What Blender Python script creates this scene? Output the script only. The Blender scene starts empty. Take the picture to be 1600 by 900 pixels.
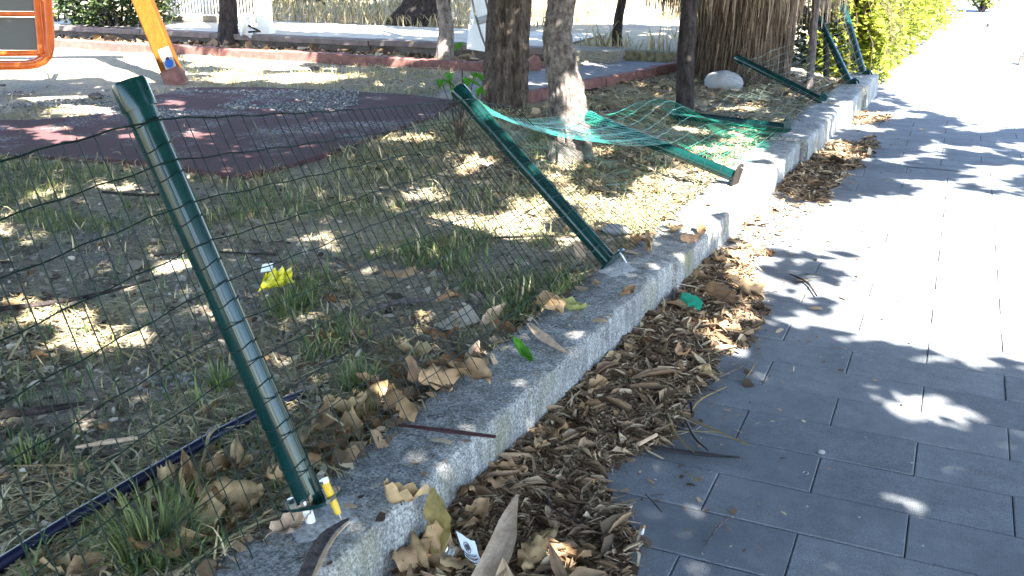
import bpy, math, random
import numpy as np
from mathutils import Vector, Matrix
random.seed(7); RNG = np.random.default_rng(7)
C = bpy.context.scene
COL = C.collection
R = math.radians
# ------------------------------------------------------------------ camera
F_PX, CAM_H = 1500.0, 1.52
PITCH, YAW = math.atan(540/1500), R(24.4)
cam = bpy.data.cameras.new('camera'); cam_o = bpy.data.objects.new('camera', cam); COL.objects.link(cam_o)
cam.sensor_width = 36; cam.lens = F_PX/1600*36; cam.clip_end = 800; cam.clip_start = .02
cam_o.location = (0, 0, CAM_H); cam_o.rotation_euler = (math.pi/2-PITCH, 0, YAW)
C.camera = cam_o
# ------------------------------------------------------------------ light
SUN_EL = R(50); SUN_AZ = (0.775, -0.63)      # horizontal direction from the ground towards the sun
_n = math.hypot(*SUN_AZ); SUN_H = (SUN_AZ[0]/_n, SUN_AZ[1]/_n)
SUN = np.array([SUN_H[0]*math.cos(SUN_EL), SUN_H[1]*math.cos(SUN_EL), math.sin(SUN_EL)])
w = bpy.data.worlds.new('World'); C.world = w; w.use_nodes = True
nt = w.node_tree; bg = nt.nodes['Background']
sky = nt.nodes.new('ShaderNodeTexSky'); sky.sky_type = 'NISHITA'; sky.sun_disc = False
sky.ozone_density = 2.6; sky.sun_elevation = SUN_EL; sky.sun_rotation = math.atan2(SUN_H[0], SUN_H[1])
nt.links.new(sky.outputs[0], bg.inputs[0]); bg.inputs[1].default_value = 0.122
sl = bpy.data.lights.new('sun', 'SUN'); sl.energy = 5.0; sl.angle = R(.53); sl.color = (1, .95, .86)
so = bpy.data.objects.new('sun', sl); COL.objects.link(so)
so.rotation_euler = Vector(SUN).to_track_quat('Z', 'Y').to_euler(); so.location = (3, -3, 12)
C.view_settings.view_transform = 'Standard'; C.view_settings.look = 'None'
C.view_settings.exposure = 3.3; C.view_settings.gamma = 1
# ------------------------------------------------------------------ picture <-> place
_fw = np.array([-math.sin(YAW)*math.cos(PITCH), math.cos(YAW)*math.cos(PITCH), -math.sin(PITCH)])
_rt = np.array([math.cos(YAW), math.sin(YAW), 0]); _up = np.cross(_rt, _fw)
_o = np.array([0, 0, CAM_H])
def ray(px, py): return _fw*F_PX+_rt*(px-800)-_up*(py-450)
def at(px, py, z=0.0):
    r = ray(px, py); return _o+r*((z-CAM_H)/r[2])
def atd(px, py, depth):                       # the point seen at a pixel, at an axial depth
    return _o+ray(px, py)*(depth/F_PX)
def pix(x, y, z):
    d = np.stack([x, y, np.broadcast_to(z, np.shape(x))-CAM_H], -1); wv = d@_fw
    wv = np.where(wv < .05, .05, wv)
    return 800+F_PX*(d@_rt)/wv, 450-F_PX*(d@_up)/wv, d@_fw
def inpoly(x, y, poly):
    x = np.asarray(x); y = np.asarray(y); ins = np.zeros(x.shape, bool); n = len(poly)
    for i in range(n):
        (x0, y0), (x1, y1) = poly[i], poly[(i+1) % n]
        if y0 == y1: continue
        c = ((y0 > y) != (y1 > y)) & (x < (x1-x0)*(y-y0)/(y1-y0)+x0); ins ^= c
    return ins
# ------------------------------------------------------------------ numpy noise
_tab = RNG.random((64, 64, 16))
def noise(x, y, z=0.0):
    x, y, z = np.broadcast_arrays(np.asarray(x, float), np.asarray(y, float), np.asarray(z, float))
    xi, yi, zi = np.floor(x).astype(int), np.floor(y).astype(int), np.floor(z).astype(int)
    fx, fy, fz = x-xi, y-yi, z-zi
    fx, fy, fz = [f*f*(3-2*f) for f in (fx, fy, fz)]
    def g(a, b, c): return _tab[(xi+a) % 64, (yi+b) % 64, (zi+c) % 16]
    r = 0
    for a in (0, 1):
        for b in (0, 1):
            for c in (0, 1):
                r = r+g(a, b, c)*(fx if a else 1-fx)*(fy if b else 1-fy)*(fz if c else 1-fz)
    return r
def fbm(x, y, z=0.0, o=3):
    r, a, t = 0, 1, 0
    for i in range(o):
        r = r+a*noise(np.asarray(x)*2**i+17*i, np.asarray(y)*2**i+5*i, np.asarray(z)*2**i); t += a; a *= .5
    return r/t
# ------------------------------------------------------------------ mesh helpers
class MB:
    def __init__(s): s.v = []; s.f = []
    def add(s, v, f):
        b = len(s.v); s.v += [tuple(map(float, p)) for p in v]; s.f += [tuple(i+b for i in q) for q in f]; return s
    def box(s, x0, x1, y0, y1, z0, z1, M=None):
        v = [(x, y, z) for z in (z0, z1) for y in (y0, y1) for x in (x0, x1)]
        if M is not None: v = [M@Vector(p) for p in v]
        return s.add(v, [(0, 2, 3, 1), (4, 5, 7, 6), (0, 1, 5, 4), (2, 6, 7, 3), (0, 4, 6, 2), (1, 3, 7, 5)])
    def tube(s, pts, r, n=8, caps=True):
        pts = [np.asarray(p, float) for p in pts]; m = len(pts)
        rs = r if hasattr(r, '__len__') else [r]*m
        v = []; ref = None
        for i, p in enumerate(pts):
            t = pts[min(i+1, m-1)]-pts[max(i-1, 0)]; t = t/(np.linalg.norm(t)+1e-9)
            if ref is None:
                ref = np.array([0, 0, 1.]) if abs(t[2]) < .9 else np.array([1., 0, 0])
            a = ref-t*(ref@t); a /= np.linalg.norm(a)+1e-9; ref = a; b = np.cross(t, a)
            for k in range(n):
                q = 2*math.pi*k/n; v.append(p+rs[i]*(a*math.cos(q)+b*math.sin(q)))
        f = [(i*n+k, i*n+(k+1) % n, (i+1)*n+(k+1) % n, (i+1)*n+k) for i in range(m-1) for k in range(n)]
        if caps: f += [tuple(range(n))[::-1], tuple((m-1)*n+k for k in range(n))]
        return s.add(v, f)
    def strip(s, pts, w, side):                # a flat ribbon along pts, w widths, side vector(s)
        v = []; m = len(pts)
        for i, p in enumerate(pts):
            ww = w[i] if hasattr(w, '__len__') else w
            sd = np.asarray(side[i] if np.ndim(side) == 2 else side, float)
            v += [np.asarray(p)-sd*ww/2, np.asarray(p)+sd*ww/2]
        return s.add(v, [(2*i, 2*i+1, 2*i+3, 2*i+2) for i in range(m-1)])
    def grid(s, P):                             # P[i][j] points
        n, m = len(P), len(P[0])
        return s.add([p for r in P for p in r], [(i*m+j, i*m+j+1, (i+1)*m+j+1, (i+1)*m+j) for i in range(n-1) for j in range(m-1)])
def mesh_np(name, V, F, rnd=None):
    me = bpy.data.meshes.new(name); V = np.asarray(V, np.float32); F = np.asarray(F, np.int32)
    me.vertices.add(len(V)); me.vertices.foreach_set('co', V.ravel())
    k = F.shape[1]; me.loops.add(F.size); me.loops.foreach_set('vertex_index', F.ravel())
    me.polygons.add(len(F)); me.polygons.foreach_set('loop_start', np.arange(len(F), dtype=np.int32)*k)
    if rnd is not None:
        a = me.attributes.new('rnd', 'FLOAT', 'POINT'); a.data.foreach_set('value', np.asarray(rnd, np.float32))
    me.update(calc_edges=True); return me
def link(name, me, mat=None, parent=None, smooth=False, **kw):
    o = bpy.data.objects.new(name, me); COL.objects.link(o)
    if me is not None and mat is not None and not me.materials: me.materials.append(mat)
    if parent is not None: o.parent = parent
    if smooth and me is not None:
        me.polygons.foreach_set('use_smooth', np.ones(len(me.polygons), bool))
        if len(me.polygons) < 6000: me.set_sharp_from_angle(angle=R(48))
    for k, v in kw.items():
        if v is not None: o[k] = v
    return o
def build(name, mb, mat, parent=None, smooth=False, **kw):
    me = bpy.data.meshes.new(name); me.from_pydata(mb.v, [], mb.f); me.update()
    return link(name, me, mat, parent, smooth, **kw)
def thing(name, label, cat, group=None, loc=(0, 0, 0)):
    o = bpy.data.objects.new(name, None); COL.objects.link(o); o.location = loc
    o['label'] = label; o['category'] = cat; o.empty_display_size = .1
    if group: o['group'] = group
    return o
def rot_mats(yaw, tilt, tdir):                 # N rotation matrices: yaw about z, then tilt about a horizontal axis
    cy, sy = np.cos(yaw), np.sin(yaw); Z = np.zeros_like(cy); O = np.ones_like(cy)
    A = np.stack([np.stack([cy, -sy, Z], -1), np.stack([sy, cy, Z], -1), np.stack([Z, Z, O], -1)], -2)
    ux, uy = np.cos(tdir), np.sin(tdir); c, s_ = np.cos(tilt), np.sin(tilt); t = 1-c
    B = np.stack([np.stack([t*ux*ux+c, t*ux*uy, s_*uy], -1), np.stack([t*ux*uy, t*uy*uy+c, -s_*ux], -1),
                  np.stack([-s_*uy, s_*ux, c], -1)], -2)
    return B@A
def scatter(name, protos, pos, M, scale, mat, parent=None, rnd=None, smooth=False, **kw):
    """one joined mesh of copies of small prototypes (all prototypes share a face size)"""
    pos = np.asarray(pos); N = len(pos); scale = np.asarray(scale)
    if scale.ndim == 1: scale = np.repeat(scale[:, None], 3, 1)
    which = RNG.integers(0, len(protos), N); rnd = RNG.random(N) if rnd is None else rnd
    Vs, Fs, Rs, b = [], [], [], 0
    for k, (pv, pf) in enumerate(protos):
        i = np.where(which == k)[0]
        if not len(i): continue
        pv = np.asarray(pv, float); pf = np.asarray(pf)
        v = np.einsum('nij,nkj->nki', M[i], pv[None]*scale[i][:, None, :])+pos[i][:, None, :]
        f = pf[None]+(np.arange(len(i))*len(pv))[:, None, None]+b
        Vs.append(v.reshape(-1, 3)); Fs.append(f.reshape(-1, pf.shape[1])); Rs.append(np.repeat(rnd[i], len(pv))); b += len(i)*len(pv)
    me = mesh_np(name, np.concatenate(Vs), np.concatenate(Fs), np.concatenate(Rs))
    return link(name, me, mat, parent, smooth, **kw)
# ------------------------------------------------------------------ materials
def mat(name, rough=.8, spec=.3):
    m = bpy.data.materials.new(name); m.use_nodes = True; t = m.node_tree; b = t.nodes['Principled BSDF']
    b.inputs['Roughness'].default_value = rough; b.inputs['Specular IOR Level'].default_value = spec
    return m, t, b
def N(t, ty, **kw):
    n = t.nodes.new(ty)
    for k, v in kw.items():
        if k in n.inputs: n.inputs[k].default_value = v
        else: setattr(n, k, v)
    return n
def ramp(t, src, stops):
    r = t.nodes.new('ShaderNodeValToRGB'); e = r.color_ramp.elements
    while len(e) < len(stops): e.new(.5)
    for i, (p, c) in enumerate(stops): e[i].position = p; e[i].color = (*c, 1)
    t.links.new(src, r.inputs[0]); return r.outputs[0]
def mix(t, fac, a, b, mode='MIX'):
    n = t.nodes.new('ShaderNodeMix'); n.data_type = 'RGBA'; n.blend_type = mode
    for s, v in ((n.inputs[0], fac), (n.inputs[6], a), (n.inputs[7], b)):
        if isinstance(v, (int, float)): s.default_value = v
        elif isinstance(v, tuple): s.default_value = (*v, 1)
        else: t.links.new(v, s)
    return n.outputs[2]
def bump(t, b, h, strength=.4, dist=.01):
    n = N(t, 'ShaderNodeBump', Strength=strength, Distance=dist); t.links.new(h, n.inputs['Height']); t.links.new(n.outputs[0], b.inputs['Normal'])
def pos_node(t, scale=(1, 1, 1), kind='Position'):
    g = t.nodes.new('ShaderNodeNewGeometry' if kind == 'Position' else 'ShaderNodeTexCoord')
    mp = N(t, 'ShaderNodeMapping'); mp.inputs['Scale'].default_value = scale
    t.links.new(g.outputs[kind], mp.inputs[0]); return mp.outputs[0]
def tex(t, co, ty='ShaderNodeTexNoise', out=0, **kw):
    n = N(t, ty, **kw); t.links.new(co, n.inputs['Vector']); return n.outputs[out]
def flat(name, col, rough=.6, spec=.3, var=.12, scale=30, metal=0, bmp=0):
    m, t, b = mat(name, rough, spec); n = tex(t, pos_node(t), Scale=scale, Detail=5)
    c0 = tuple(c*(1-var) for c in col); c1 = tuple(min(1, c*(1+var)) for c in col)
    t.links.new(ramp(t, n, [(.3, c0), (.7, c1)]), b.inputs['Base Color']); b.inputs['Metallic'].default_value = metal
    if bmp: bump(t, b, n, bmp, .004)
    return m
def rnd_mat(name, stops, rough=.7, spec=.25, trans=0, attr='rnd', nscale=60, namt=.35):
    m, t, b = mat(name, rough, spec)
    if attr == 'rnd': a = N(t, 'ShaderNodeAttribute', attribute_name='rnd').outputs['Fac']
    else: a = t.nodes.new('ShaderNodeObjectInfo').outputs['Random']
    c = ramp(t, a, stops); n = tex(t, pos_node(t), Scale=nscale, Detail=4)
    c = mix(t, namt, c, ramp(t, n, [(.3, (.35, .35, .35)), (.7, (1, 1, 1))]), 'MULTIPLY')
    t.links.new(c, b.inputs['Base Color'])
    if trans:
        tr = t.nodes.new('ShaderNodeBsdfTranslucent'); t.links.new(c, tr.inputs[0])
        mx = N(t, 'ShaderNodeMixShader', Fac=trans); out = t.nodes['Material Output']
        t.links.new(b.outputs[0], mx.inputs[1]); t.links.new(tr.outputs[0], mx.inputs[2]); t.links.new(mx.outputs[0], out.inputs[0])
    return m
def m_concrete():
    m, t, b = mat('cast_concrete', .92, .15); p = pos_node(t)
    sp = tex(t, p, 'ShaderNodeTexVoronoi', Scale=190, Randomness=1)
    fine = tex(t, p, Scale=120, Detail=5, Roughness=.82); big = tex(t, p, Scale=5, Detail=6, Roughness=.65)
    st = tex(t, pos_node(t, (30, 30, 3)), Scale=1, Detail=5)
    c = ramp(t, fine, [(.35, (.06, .062, .066)), (.46, (.21, .215, .218)), (.56, (.39, .392, .385)), (.68, (.64, .63, .60))])
    c = mix(t, .75, c, ramp(t, big, [(.3, (.42, .42, .42)), (.5, (.8, .8, .78)), (.66, (1.15, 1.13, 1.08))]), 'MULTIPLY')
    c = mix(t, .55, c, ramp(t, st, [(.36, (.4, .4, .4)), (.64, (1.2, 1.2, 1.2))]), 'MULTIPLY')
    moss = tex(t, pos_node(t, (1, 1, .5)), Scale=3.1, Detail=4)
    g = t.nodes.new('ShaderNodeNewGeometry'); sx = t.nodes.new('ShaderNodeSeparateXYZ'); t.links.new(g.outputs['Normal'], sx.inputs[0])
    mm = N(t, 'ShaderNodeMath', operation='MULTIPLY'); t.links.new(ramp(t, moss, [(.52, (0, 0, 0)), (.66, (.55, .55, .55))]), mm.inputs[0]); t.links.new(sx.outputs[0], mm.inputs[1])
    mm.use_clamp = True
    c = mix(t, mm.outputs[0], c, (.16, .15, .06))
    t.links.new(c, b.inputs['Base Color'])
    h = mix(t, .5, fine, st); bump(t, b, h, .55, .006); return m
def m_paver(far=False):
    m, t, b = mat('far_paving' if far else 'ribbed_paver', .85, .25); p = pos_node(t)
    n1 = tex(t, p, Scale=330, Detail=2); n2 = tex(t, p, Scale=3.2, Detail=6, Roughness=.65); n3 = tex(t, p, Scale=22, Detail=4)
    c = ramp(t, n1, [(.3, (.102, .111, .127)), (.7, (.21, .226, .25))])
    c = mix(t, .6, c, ramp(t, n2, [(.32, (.62, .62, .62)), (.68, (1.2, 1.18, 1.13))]), 'MULTIPLY')
    c = mix(t, .5, c, ramp(t, n3, [(.35, (.75, .75, .75)), (.7, (1.1, 1.1, 1.08))]), 'MULTIPLY')
    if not far:
        oi = t.nodes.new('ShaderNodeObjectInfo'); c = mix(t, 1, c, ramp(t, oi.outputs['Random'], [(0, (.86, .86, .87)), (1, (1.1, 1.09, 1.07))]), 'MULTIPLY')
    else:
        br = N(t, 'ShaderNodeTexBrick', Scale=1); br.inputs['Brick Width'].default_value = .541; br.inputs['Row Height'].default_value = .2275
        br.inputs['Mortar Size'].default_value = .004; t.links.new(p, br.inputs['Vector'])
        c = mix(t, br.outputs['Fac'], c, (.04, .04, .04))
    t.links.new(c, b.inputs['Base Color'])
    wv = N(t, 'ShaderNodeTexWave', Scale=55, Distortion=.4); wv.bands_direction = 'X'; t.links.new(p, wv.inputs['Vector'])
    bump(t, b, mix(t, .35, n1, wv.outputs[0]), .35, .003); return m
def m_soil():
    m, t, b = mat('dry_soil', .95, .1); p = pos_node(t)
    n1 = tex(t, p, Scale=1.1, Detail=6, Roughness=.62); n2 = tex(t, p, Scale=45, Detail=5, Roughness=.75); v = tex(t, p, 'ShaderNodeTexVoronoi', Scale=70)
    c = ramp(t, n2, [(.3, (.13, .108, .074)), (.5, (.32, .275, .195)), (.7, (.52, .46, .33))])
    c = mix(t, ramp(t, n1, [(.46, (0, 0, 0)), (.64, (.7, .7, .7))]), c, ramp(t, v, [(.05, (.40, .385, .365)), (.5, (.16, .152, .145))]))
    t.links.new(c, b.inputs['Base Color']); bump(t, b, mix(t, .5, n2, v), .9, .02); return m
def m_rubber():
    m, t, b = mat('red_rubber_surface', .9, .2); p = pos_node(t)
    n = tex(t, p, Scale=140, Detail=3); n2 = tex(t, p, Scale=2.2, Detail=5)
    c = ramp(t, n, [(.3, (.055, .028, .032)), (.7, (.12, .06, .062))])
    v = tex(t, p, 'ShaderNodeTexNoise', Scale=45, Detail=2)
    gr = mix(t, 1, ramp(t, n2, [(.5, (0, 0, 0)), (.68, (1, 1, 1))]), ramp(t, v, [(.5, (0, 0, 0)), (.58, (1, 1, 1))]), 'MULTIPLY')
    c = mix(t, gr, c, (.33, .32, .30)); t.links.new(c, b.inputs['Base Color']); bump(t, b, n, .5, .006); return m
def m_bark(name, dark, light, sc=(26, 26, 3.2), bs=.9):
    m, t, b = mat(name, .95, .1); co = pos_node(t, sc)
    n = tex(t, co, Scale=1.2, Detail=7, Roughness=.7); n2 = tex(t, pos_node(t), Scale=70, Detail=3)
    c = ramp(t, n, [(.33, dark), (.55, tuple((a+b_)/2 for a, b_ in zip(dark, light))), (.7, light)])
    c = mix(t, .4, c, ramp(t, n2, [(.3, (.5, .5, .5)), (.7, (1.15, 1.15, 1.15))]), 'MULTIPLY')
    t.links.new(c, b.inputs['Base Color']); bump(t, b, n, bs, .03); return m
MT = {}
MT['concrete'] = m_concrete(); MT['paver'] = m_paver(); MT['pave'] = m_paver(True); MT['soil'] = m_soil(); MT['rubber'] = m_rubber()
MT['bed'] = flat('joint_sand', (.07, .066, .06), .95, .1, .3, 200)
MT['redkerb'] = flat('red_painted_concrete', (.17, .085, .075), .85, .2, .3, 14, bmp=.4)
MT['wall'] = flat('old_wall_concrete', (.12, .10, .09), .9, .15, .35, 9, bmp=.5)
MT['coping'] = flat('shade_darkened_coping', (.16, .128, .12), .9, .15, .25, 12, bmp=.4)  # darkened so that the shade on the coping is in the colour
MT['mossy'] = flat('mossy_wall_concrete', (.19, .17, .11), .95, .1, .5, 16, bmp=.6)
MT['slab'] = flat('grey_path_concrete', (.20, .195, .20), .9, .15, .2, 18, bmp=.3)
MT['terrace'] = flat('pale_terrace_paving', (.48, .43, .36), .9, .15, .15, 7)
MT['barkB'] = m_bark('fibrous_brown_bark', (.026, .02, .016), (.21, .165, .135))
MT['barkC'] = m_bark('grey_scaly_bark', (.04, .033, .03), (.30, .26, .235), (16, 16, 14))
MT['barkA'] = m_bark('dark_bark', (.012, .01, .01), (.085, .07, .065), (20, 20, 4))
MT['barkS'] = m_bark('pale_grey_bark', (.10, .08, .07), (.42, .36, .31), (22, 22, 8))
MT['stake'] = m_bark('weathered_stake', (.06, .05, .05), (.24, .2, .19), (40, 40, 4))
MT['palm'] = m_bark('palm_fibre', (.028, .02, .016), (.17, .125, .095), (36, 36, 3))
MT['frond'] = rnd_mat('dead_palm_frond', [(0, (.08, .056, .04)), (.5, (.22, .16, .115)), (1, (.46, .36, .26))], .8, .2)
MT['leaf'] = rnd_mat('canopy_leaf', [(0, (.035, .06, .014)), (1, (.085, .12, .03))], .55, .3, .25)
MT['darkleaf'] = rnd_mat('dark_shrub_leaf', [(0, (.02, .04, .012)), (.6, (.05, .085, .025)), (1, (.13, .17, .05))], .4, .5, .2)
MT['hedge'] = rnd_mat('yellow_green_hedge_leaf', [(0, (.10, .13, .015)), (.5, (.24, .28, .03)), (1, (.38, .40, .06))], .5, .35, .3)
MT['litter'] = rnd_mat('leaf_litter', [(0, (.055, .037, .024)), (.3, (.165, .108, .066)), (.65, (.32, .22, .135)), (1, (.56, .45, .30))], .85, .15)
MT['chips'] = rnd_mat('ground_debris', [(0, (.06, .05, .04)), (.4, (.19, .155, .12)), (.75, (.34, .285, .22)), (1, (.54, .48, .39))], .9, .1)
MT['straw'] = rnd_mat('dry_straw', [(0, (.20, .155, .075)), (.5, (.40, .33, .18)), (1, (.60, .52, .33))], .8, .15)
MT['grass'] = rnd_mat('green_grass_blade', [(0, (.045, .10, .03)), (.45, (.11, .165, .05)), (1, (.34, .33, .13))], .6, .25, .2)
MT['pebble'] = rnd_mat('grey_gravel', [(0, (.10, .10, .10)), (.5, (.24, .235, .23)), (1, (.46, .45, .43))], .9, .15)
MT['dry'] = rnd_mat('dry_brown_leaf', [(0, (.21, .115, .055)), (.4, (.36, .225, .115)), (.75, (.53, .38, .20)), (1, (.45, .265, .15))], .7, .2, .12, 'obj', 35, .7)
MT['twig'] = rnd_mat('dry_twig', [(0, (.06, .045, .035)), (.6, (.22, .17, .11)), (1, (.42, .36, .26))], .8, .15, 0, 'obj')
MT['post'] = flat('dark_green_coat_sky_tint', (.003, .028, .027), .15, .4, .2, 12)  # green coat, tinted bluish in place of the missing sky reflection
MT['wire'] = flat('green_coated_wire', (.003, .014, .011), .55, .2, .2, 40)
MT['bright'] = flat('sunlit_green_wire', (.012, .16, .105), .35, .45, .15, 40)  # same wire as the standing mesh, with sunlight put into the colour
MT['dullwire'] = flat('grey_green_wire', (.10, .14, .115), .5, .35, .2, 40)  # paler, greyer version of the fence wire colour
MT['steel'] = flat('zinc_steel', (.55, .56, .56), .3, .6, .1, 60, .9)
MT['grey_steel'] = flat('painted_grey_steel', (.30, .31, .32), .5, .4, .1, 20)
MT['rust'] = flat('rusted_edge_steel', (.022, .018, .015), .8, .2, .3, 60)
MT['yellow'] = flat('yellow_plug', (.62, .40, .03), .45, .4, .12, 60)
MT['pipe'] = flat('dark_blue_pipe', (.009, .010, .034), .32, .45, .2, 20)
MT['orange'] = flat('orange_paint', (.62, .12, .015), .35, .45, .15, 9)
MT['beam'] = m_bark('yellow_stained_timber', (.11, .038, .006), (.20, .075, .010), (14, 14, .9), .15)
MT['panel'] = flat('grey_perforated_panel', (.12, .115, .10), .6, .3, .15, 200)
MT['white'] = flat('white_paint', (.78, .78, .76), .5, .35, .04, 12)
MT['whiteplastic'] = flat('white_plastic_sheet', (.72, .74, .75), .35, .4, .06, 9)
MT['blue'] = flat('blue_sticker', (.02, .09, .36), .4, .4, .1, 20)
MT['black'] = flat('black_ink', (.02, .025, .03), .7, .2, .1, 20)
MT['yellowfilm'] = flat('yellow_plastic_film', (.66, .58, .02), .25, .5, .12, 60)
MT['greenfilm'] = flat('green_plastic_film', (.01, .42, .26), .3, .5, .15, 60)
MT['greenleaf'] = rnd_mat('fresh_green_leaf', [(0, (.07, .24, .02)), (1, (.09, .30, .03))], .5, .3, .2, 'obj', 60, .5)
MT['limeleaf'] = rnd_mat('fading_green_leaf', [(0, (.34, .36, .13)), (1, (.40, .40, .16))], .6, .25, .2, 'obj', 50, .6)
MT['yellowleaf'] = rnd_mat('yellow_fallen_leaf', [(0, (.27, .22, .07)), (1, (.34, .26, .09))], .6, .25, .2, 'obj', 40, .7)
MT['sheath'] = m_bark('palm_sheath', (.42, .29, .19), (.68, .51, .36), (40, 9, 9), .2)
MT['maroon'] = flat('maroon_pod', (.07, .022, .022), .5, .3, .3, 40)
MT['darkpod'] = flat('dark_pod', (.028, .02, .018), .5, .35, .3, 40)
MT['paper'] = flat('white_paper', (.74, .80, .84), .6, .25, .05, 30)
MT['stone'] = flat('pale_stone', (.28, .285, .29), .8, .2, .2, 6, bmp=.4)
MT['tan'] = flat('tan_filter', (.5, .27, .12), .8, .2, .15, 80)
MT['mortar'] = flat('pale_mortar', (.33, .335, .335), .9, .15, .4, 90, bmp=.4)
# ------------------------------------------------------------------ the lie of the land
KY = [-3, 4.05, 4.0501, 7.1, 7.1001, 8.85, 8.8501, 9.9, 9.9001, 10.95]
KX = [-1.335, -1.032, -1.012, -.940, -.888, -.842, -.786, -.768, -.738, -.722]
KZ = [.17, .17, .166, .168, .190, .192, .208, .21, .222, .222]
def kx(y): return np.interp(y, KY, KX)
def gz(x, y):
    x = np.asarray(x, float); y = np.asarray(y, float)
    g = .122+.03*(fbm(x*.9+9, y*.9+3)-.5)+.016*(noise(x*4, y*4)-.5)
    g = np.where((y > 10.1) & (x < -3.6), np.where(y > 10.8, .33+.05*(fbm(x*.5, y*.5)-.5)+.012*np.clip(y-13, 0, 60), .17), g)
    g = np.where((y > 11.35) & (x >= -3.6) & (x < -2.6), .29, g)
    far = (y > 10.96) & (x > -1.6); g = np.where(far, np.clip(.12-(x+1.6)*.22, -.02, .12), g)
    path = (x > kx(y)-.02) & (y <= 10.96)
    return np.where(path, 0.0, g)
def gzs(x, y): return float(gz(x, y))
# ground sheet
xs = np.unique(np.round(np.concatenate([np.linspace(-220, -14, 24), np.linspace(-14, -7, 48), np.arange(-7, -1.05, .055), [-3.61, -3.59, -2.61, -2.59, -1.61, -1.59], np.linspace(-1.1, -.3, 12), np.linspace(-.2, 3, 8), np.linspace(5, 220, 20)]), 3))
ys = np.unique(np.round(np.concatenate([np.linspace(-220, -2, 20), np.arange(-2, .5, .3), np.arange(.5, 8.5, .06), np.arange(8.5, 14, .14), [10.09, 10.11, 10.79, 10.81, 11.34, 11.36], np.linspace(14, 30, 30), np.linspace(34, 320, 24)]), 3))
X, Y = np.meshgrid(xs, ys); Zg = gz(X, Y)
inpath = X > kx(Y)-.14
Zg = np.where(inpath & (Y < 10.96), -.06, Zg); Zg = np.where((X > -.93+.0*(Y)) & (Y >= 10.96), -.06, Zg)
nx, ny = len(xs), len(ys); I = np.arange(nx*ny).reshape(ny, nx)
Fq = np.stack([I[:-1, :-1], I[:-1, 1:], I[1:, 1:], I[1:, :-1]], -1).reshape(-1, 4)
link('ground', mesh_np('ground', np.stack([X, Y, Zg], -1).reshape(-1, 3), Fq), MT['soil'], smooth=True, kind='structure')
# paved path: a bed, single pavers near by, a joined sheet beyond
PAVE_END = 7.375
mb = MB(); mb.grid([[(-1.6, y, -.03), (2.6, y, -.03)] for y in (-4, PAVE_END)])
pave = build('pavement', mb, MT['bed'], kind='structure')
mb = MB(); mb.grid([[(x, y, 0) for x in (-1.35, -.4, .6, 2.6)] for y in (PAVE_END, 9, 11, 16, 30, 60, 120)])
build('pavement', mb, MT['pave'], kind='structure')
def paver_mesh(w_, d_, s):
    rr = random.Random(s); m = MB(); e = .003; c = .003; x0, x1, y0, y1 = .0013, w_-.0013, .0021, d_-.0021
    tz = [rr.uniform(-.0012, .0012) for _ in range(4)]
    lo = [(x0, y0), (x1, y0), (x1, y1), (x0, y1)]; up = [(x0+e, y0+e), (x1-e, y0+e), (x1-e, y1-e), (x0+e, y1-e)]
    v = [(x, y, -.028) for x, y in lo]+[(x, y, -c) for x, y in lo]+[(x, y, tz[i]) for i, (x, y) in enumerate(up)]
    f = [(8, 9, 10, 11)]+[(i, (i+1) % 4, 4+(i+1) % 4, 4+i) for i in range(4)]+[(4+i, 4+(i+1) % 4, 8+(i+1) % 4, 8+i) for i in range(4)]
    m.add(v, f); me = bpy.data.meshes.new('paver'); me.from_pydata(m.v, [], m.f); me.materials.append(MT['paver']); return me
PV = [paver_mesh(.541, .2275, s) for s in range(6)]
for k in range(-10, 22):
    y0 = 2.366+.2275*k; off = -.215 if k % 2 else .057
    for j in range(-3, 4):
        x0 = off+.541*j
        if x0+.54 < kx(y0)-.25 or x0 > 1.45: continue
        if y0 > PAVE_END-.1: continue
        px, py, dp = pix(np.array(x0+.27), np.array(y0+.11), 0)
        if y0 < .9 and not (k > -8): continue
        o = link('paver', random.choice(PV), None, pave); o.location = (x0, y0, random.uniform(-.0015, .0015))
# kerb wall: five cast lengths, each stepping a little out and up
kerb = thing('kerb_wall', 'low grey weathered concrete kerb wall running between the paved path and the dry ground', 'kerb')
def kerb_block(i, y0, y1):
    n = max(6, int((y1-y0)/.06)); P = []
    for j in range(n+1):
        y = y0+.0035+(y1-y0-.007)*j/n; ym = min(max(y, y0+.001), y1-.001)
        xo = float(np.interp(ym, KY, KX)); zt = float(np.interp(ym, KY, KZ)); xi = xo-.275
        row = []
        prof = [(xo, -.03), (xo, .03), (xo, .07), (xo, .11), (xo, zt-.022), (xo-.006, zt-.007), (xo-.02, zt), (xo-.08, zt+.001), (xo-.15, zt+.001), (xo-.22, zt), (xi+.015, zt-.002), (xi, zt-.015), (xi, zt-.08), (xi, -.03)]
        for q, (x, z) in enumerate(prof):
            a = .004*(float(noise(y*9+i, q*1.3, 2))-.5)*2+.005*(float(noise(y*2.2, q*.7, 7))-.5)*2
            chip = max(0, float(noise(y*6, 3.3, i))-.72)*.06 if q in (4, 5, 6) else 0
            row.append((x+a-chip, y, z+(a*.6 if 3 < q < 12 else 0)-chip*.6))
        P.append(row)
    m = MB(); m.grid(P); m.f = [q[::-1] for q in m.f]; L = len(P[0])
    m.f.append(tuple(range(L))); m.f.append(tuple((n)*L+k for k in range(L))[::-1])
    return build('kerb_block', m, MT['concrete'], kerb, True)
for i, (a, b_) in enumerate([(-3, 4.05), (4.05, 7.1), (7.1, 8.85), (8.85, 9.9), (9.9, 10.95)]):
    o = kerb_block(i, a, b_)
    if i == 0: o['label'] = 'long nearest kerb block with speckled top and stained face'
def zk(x, y): return float(np.interp(y, KY, KZ))
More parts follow.
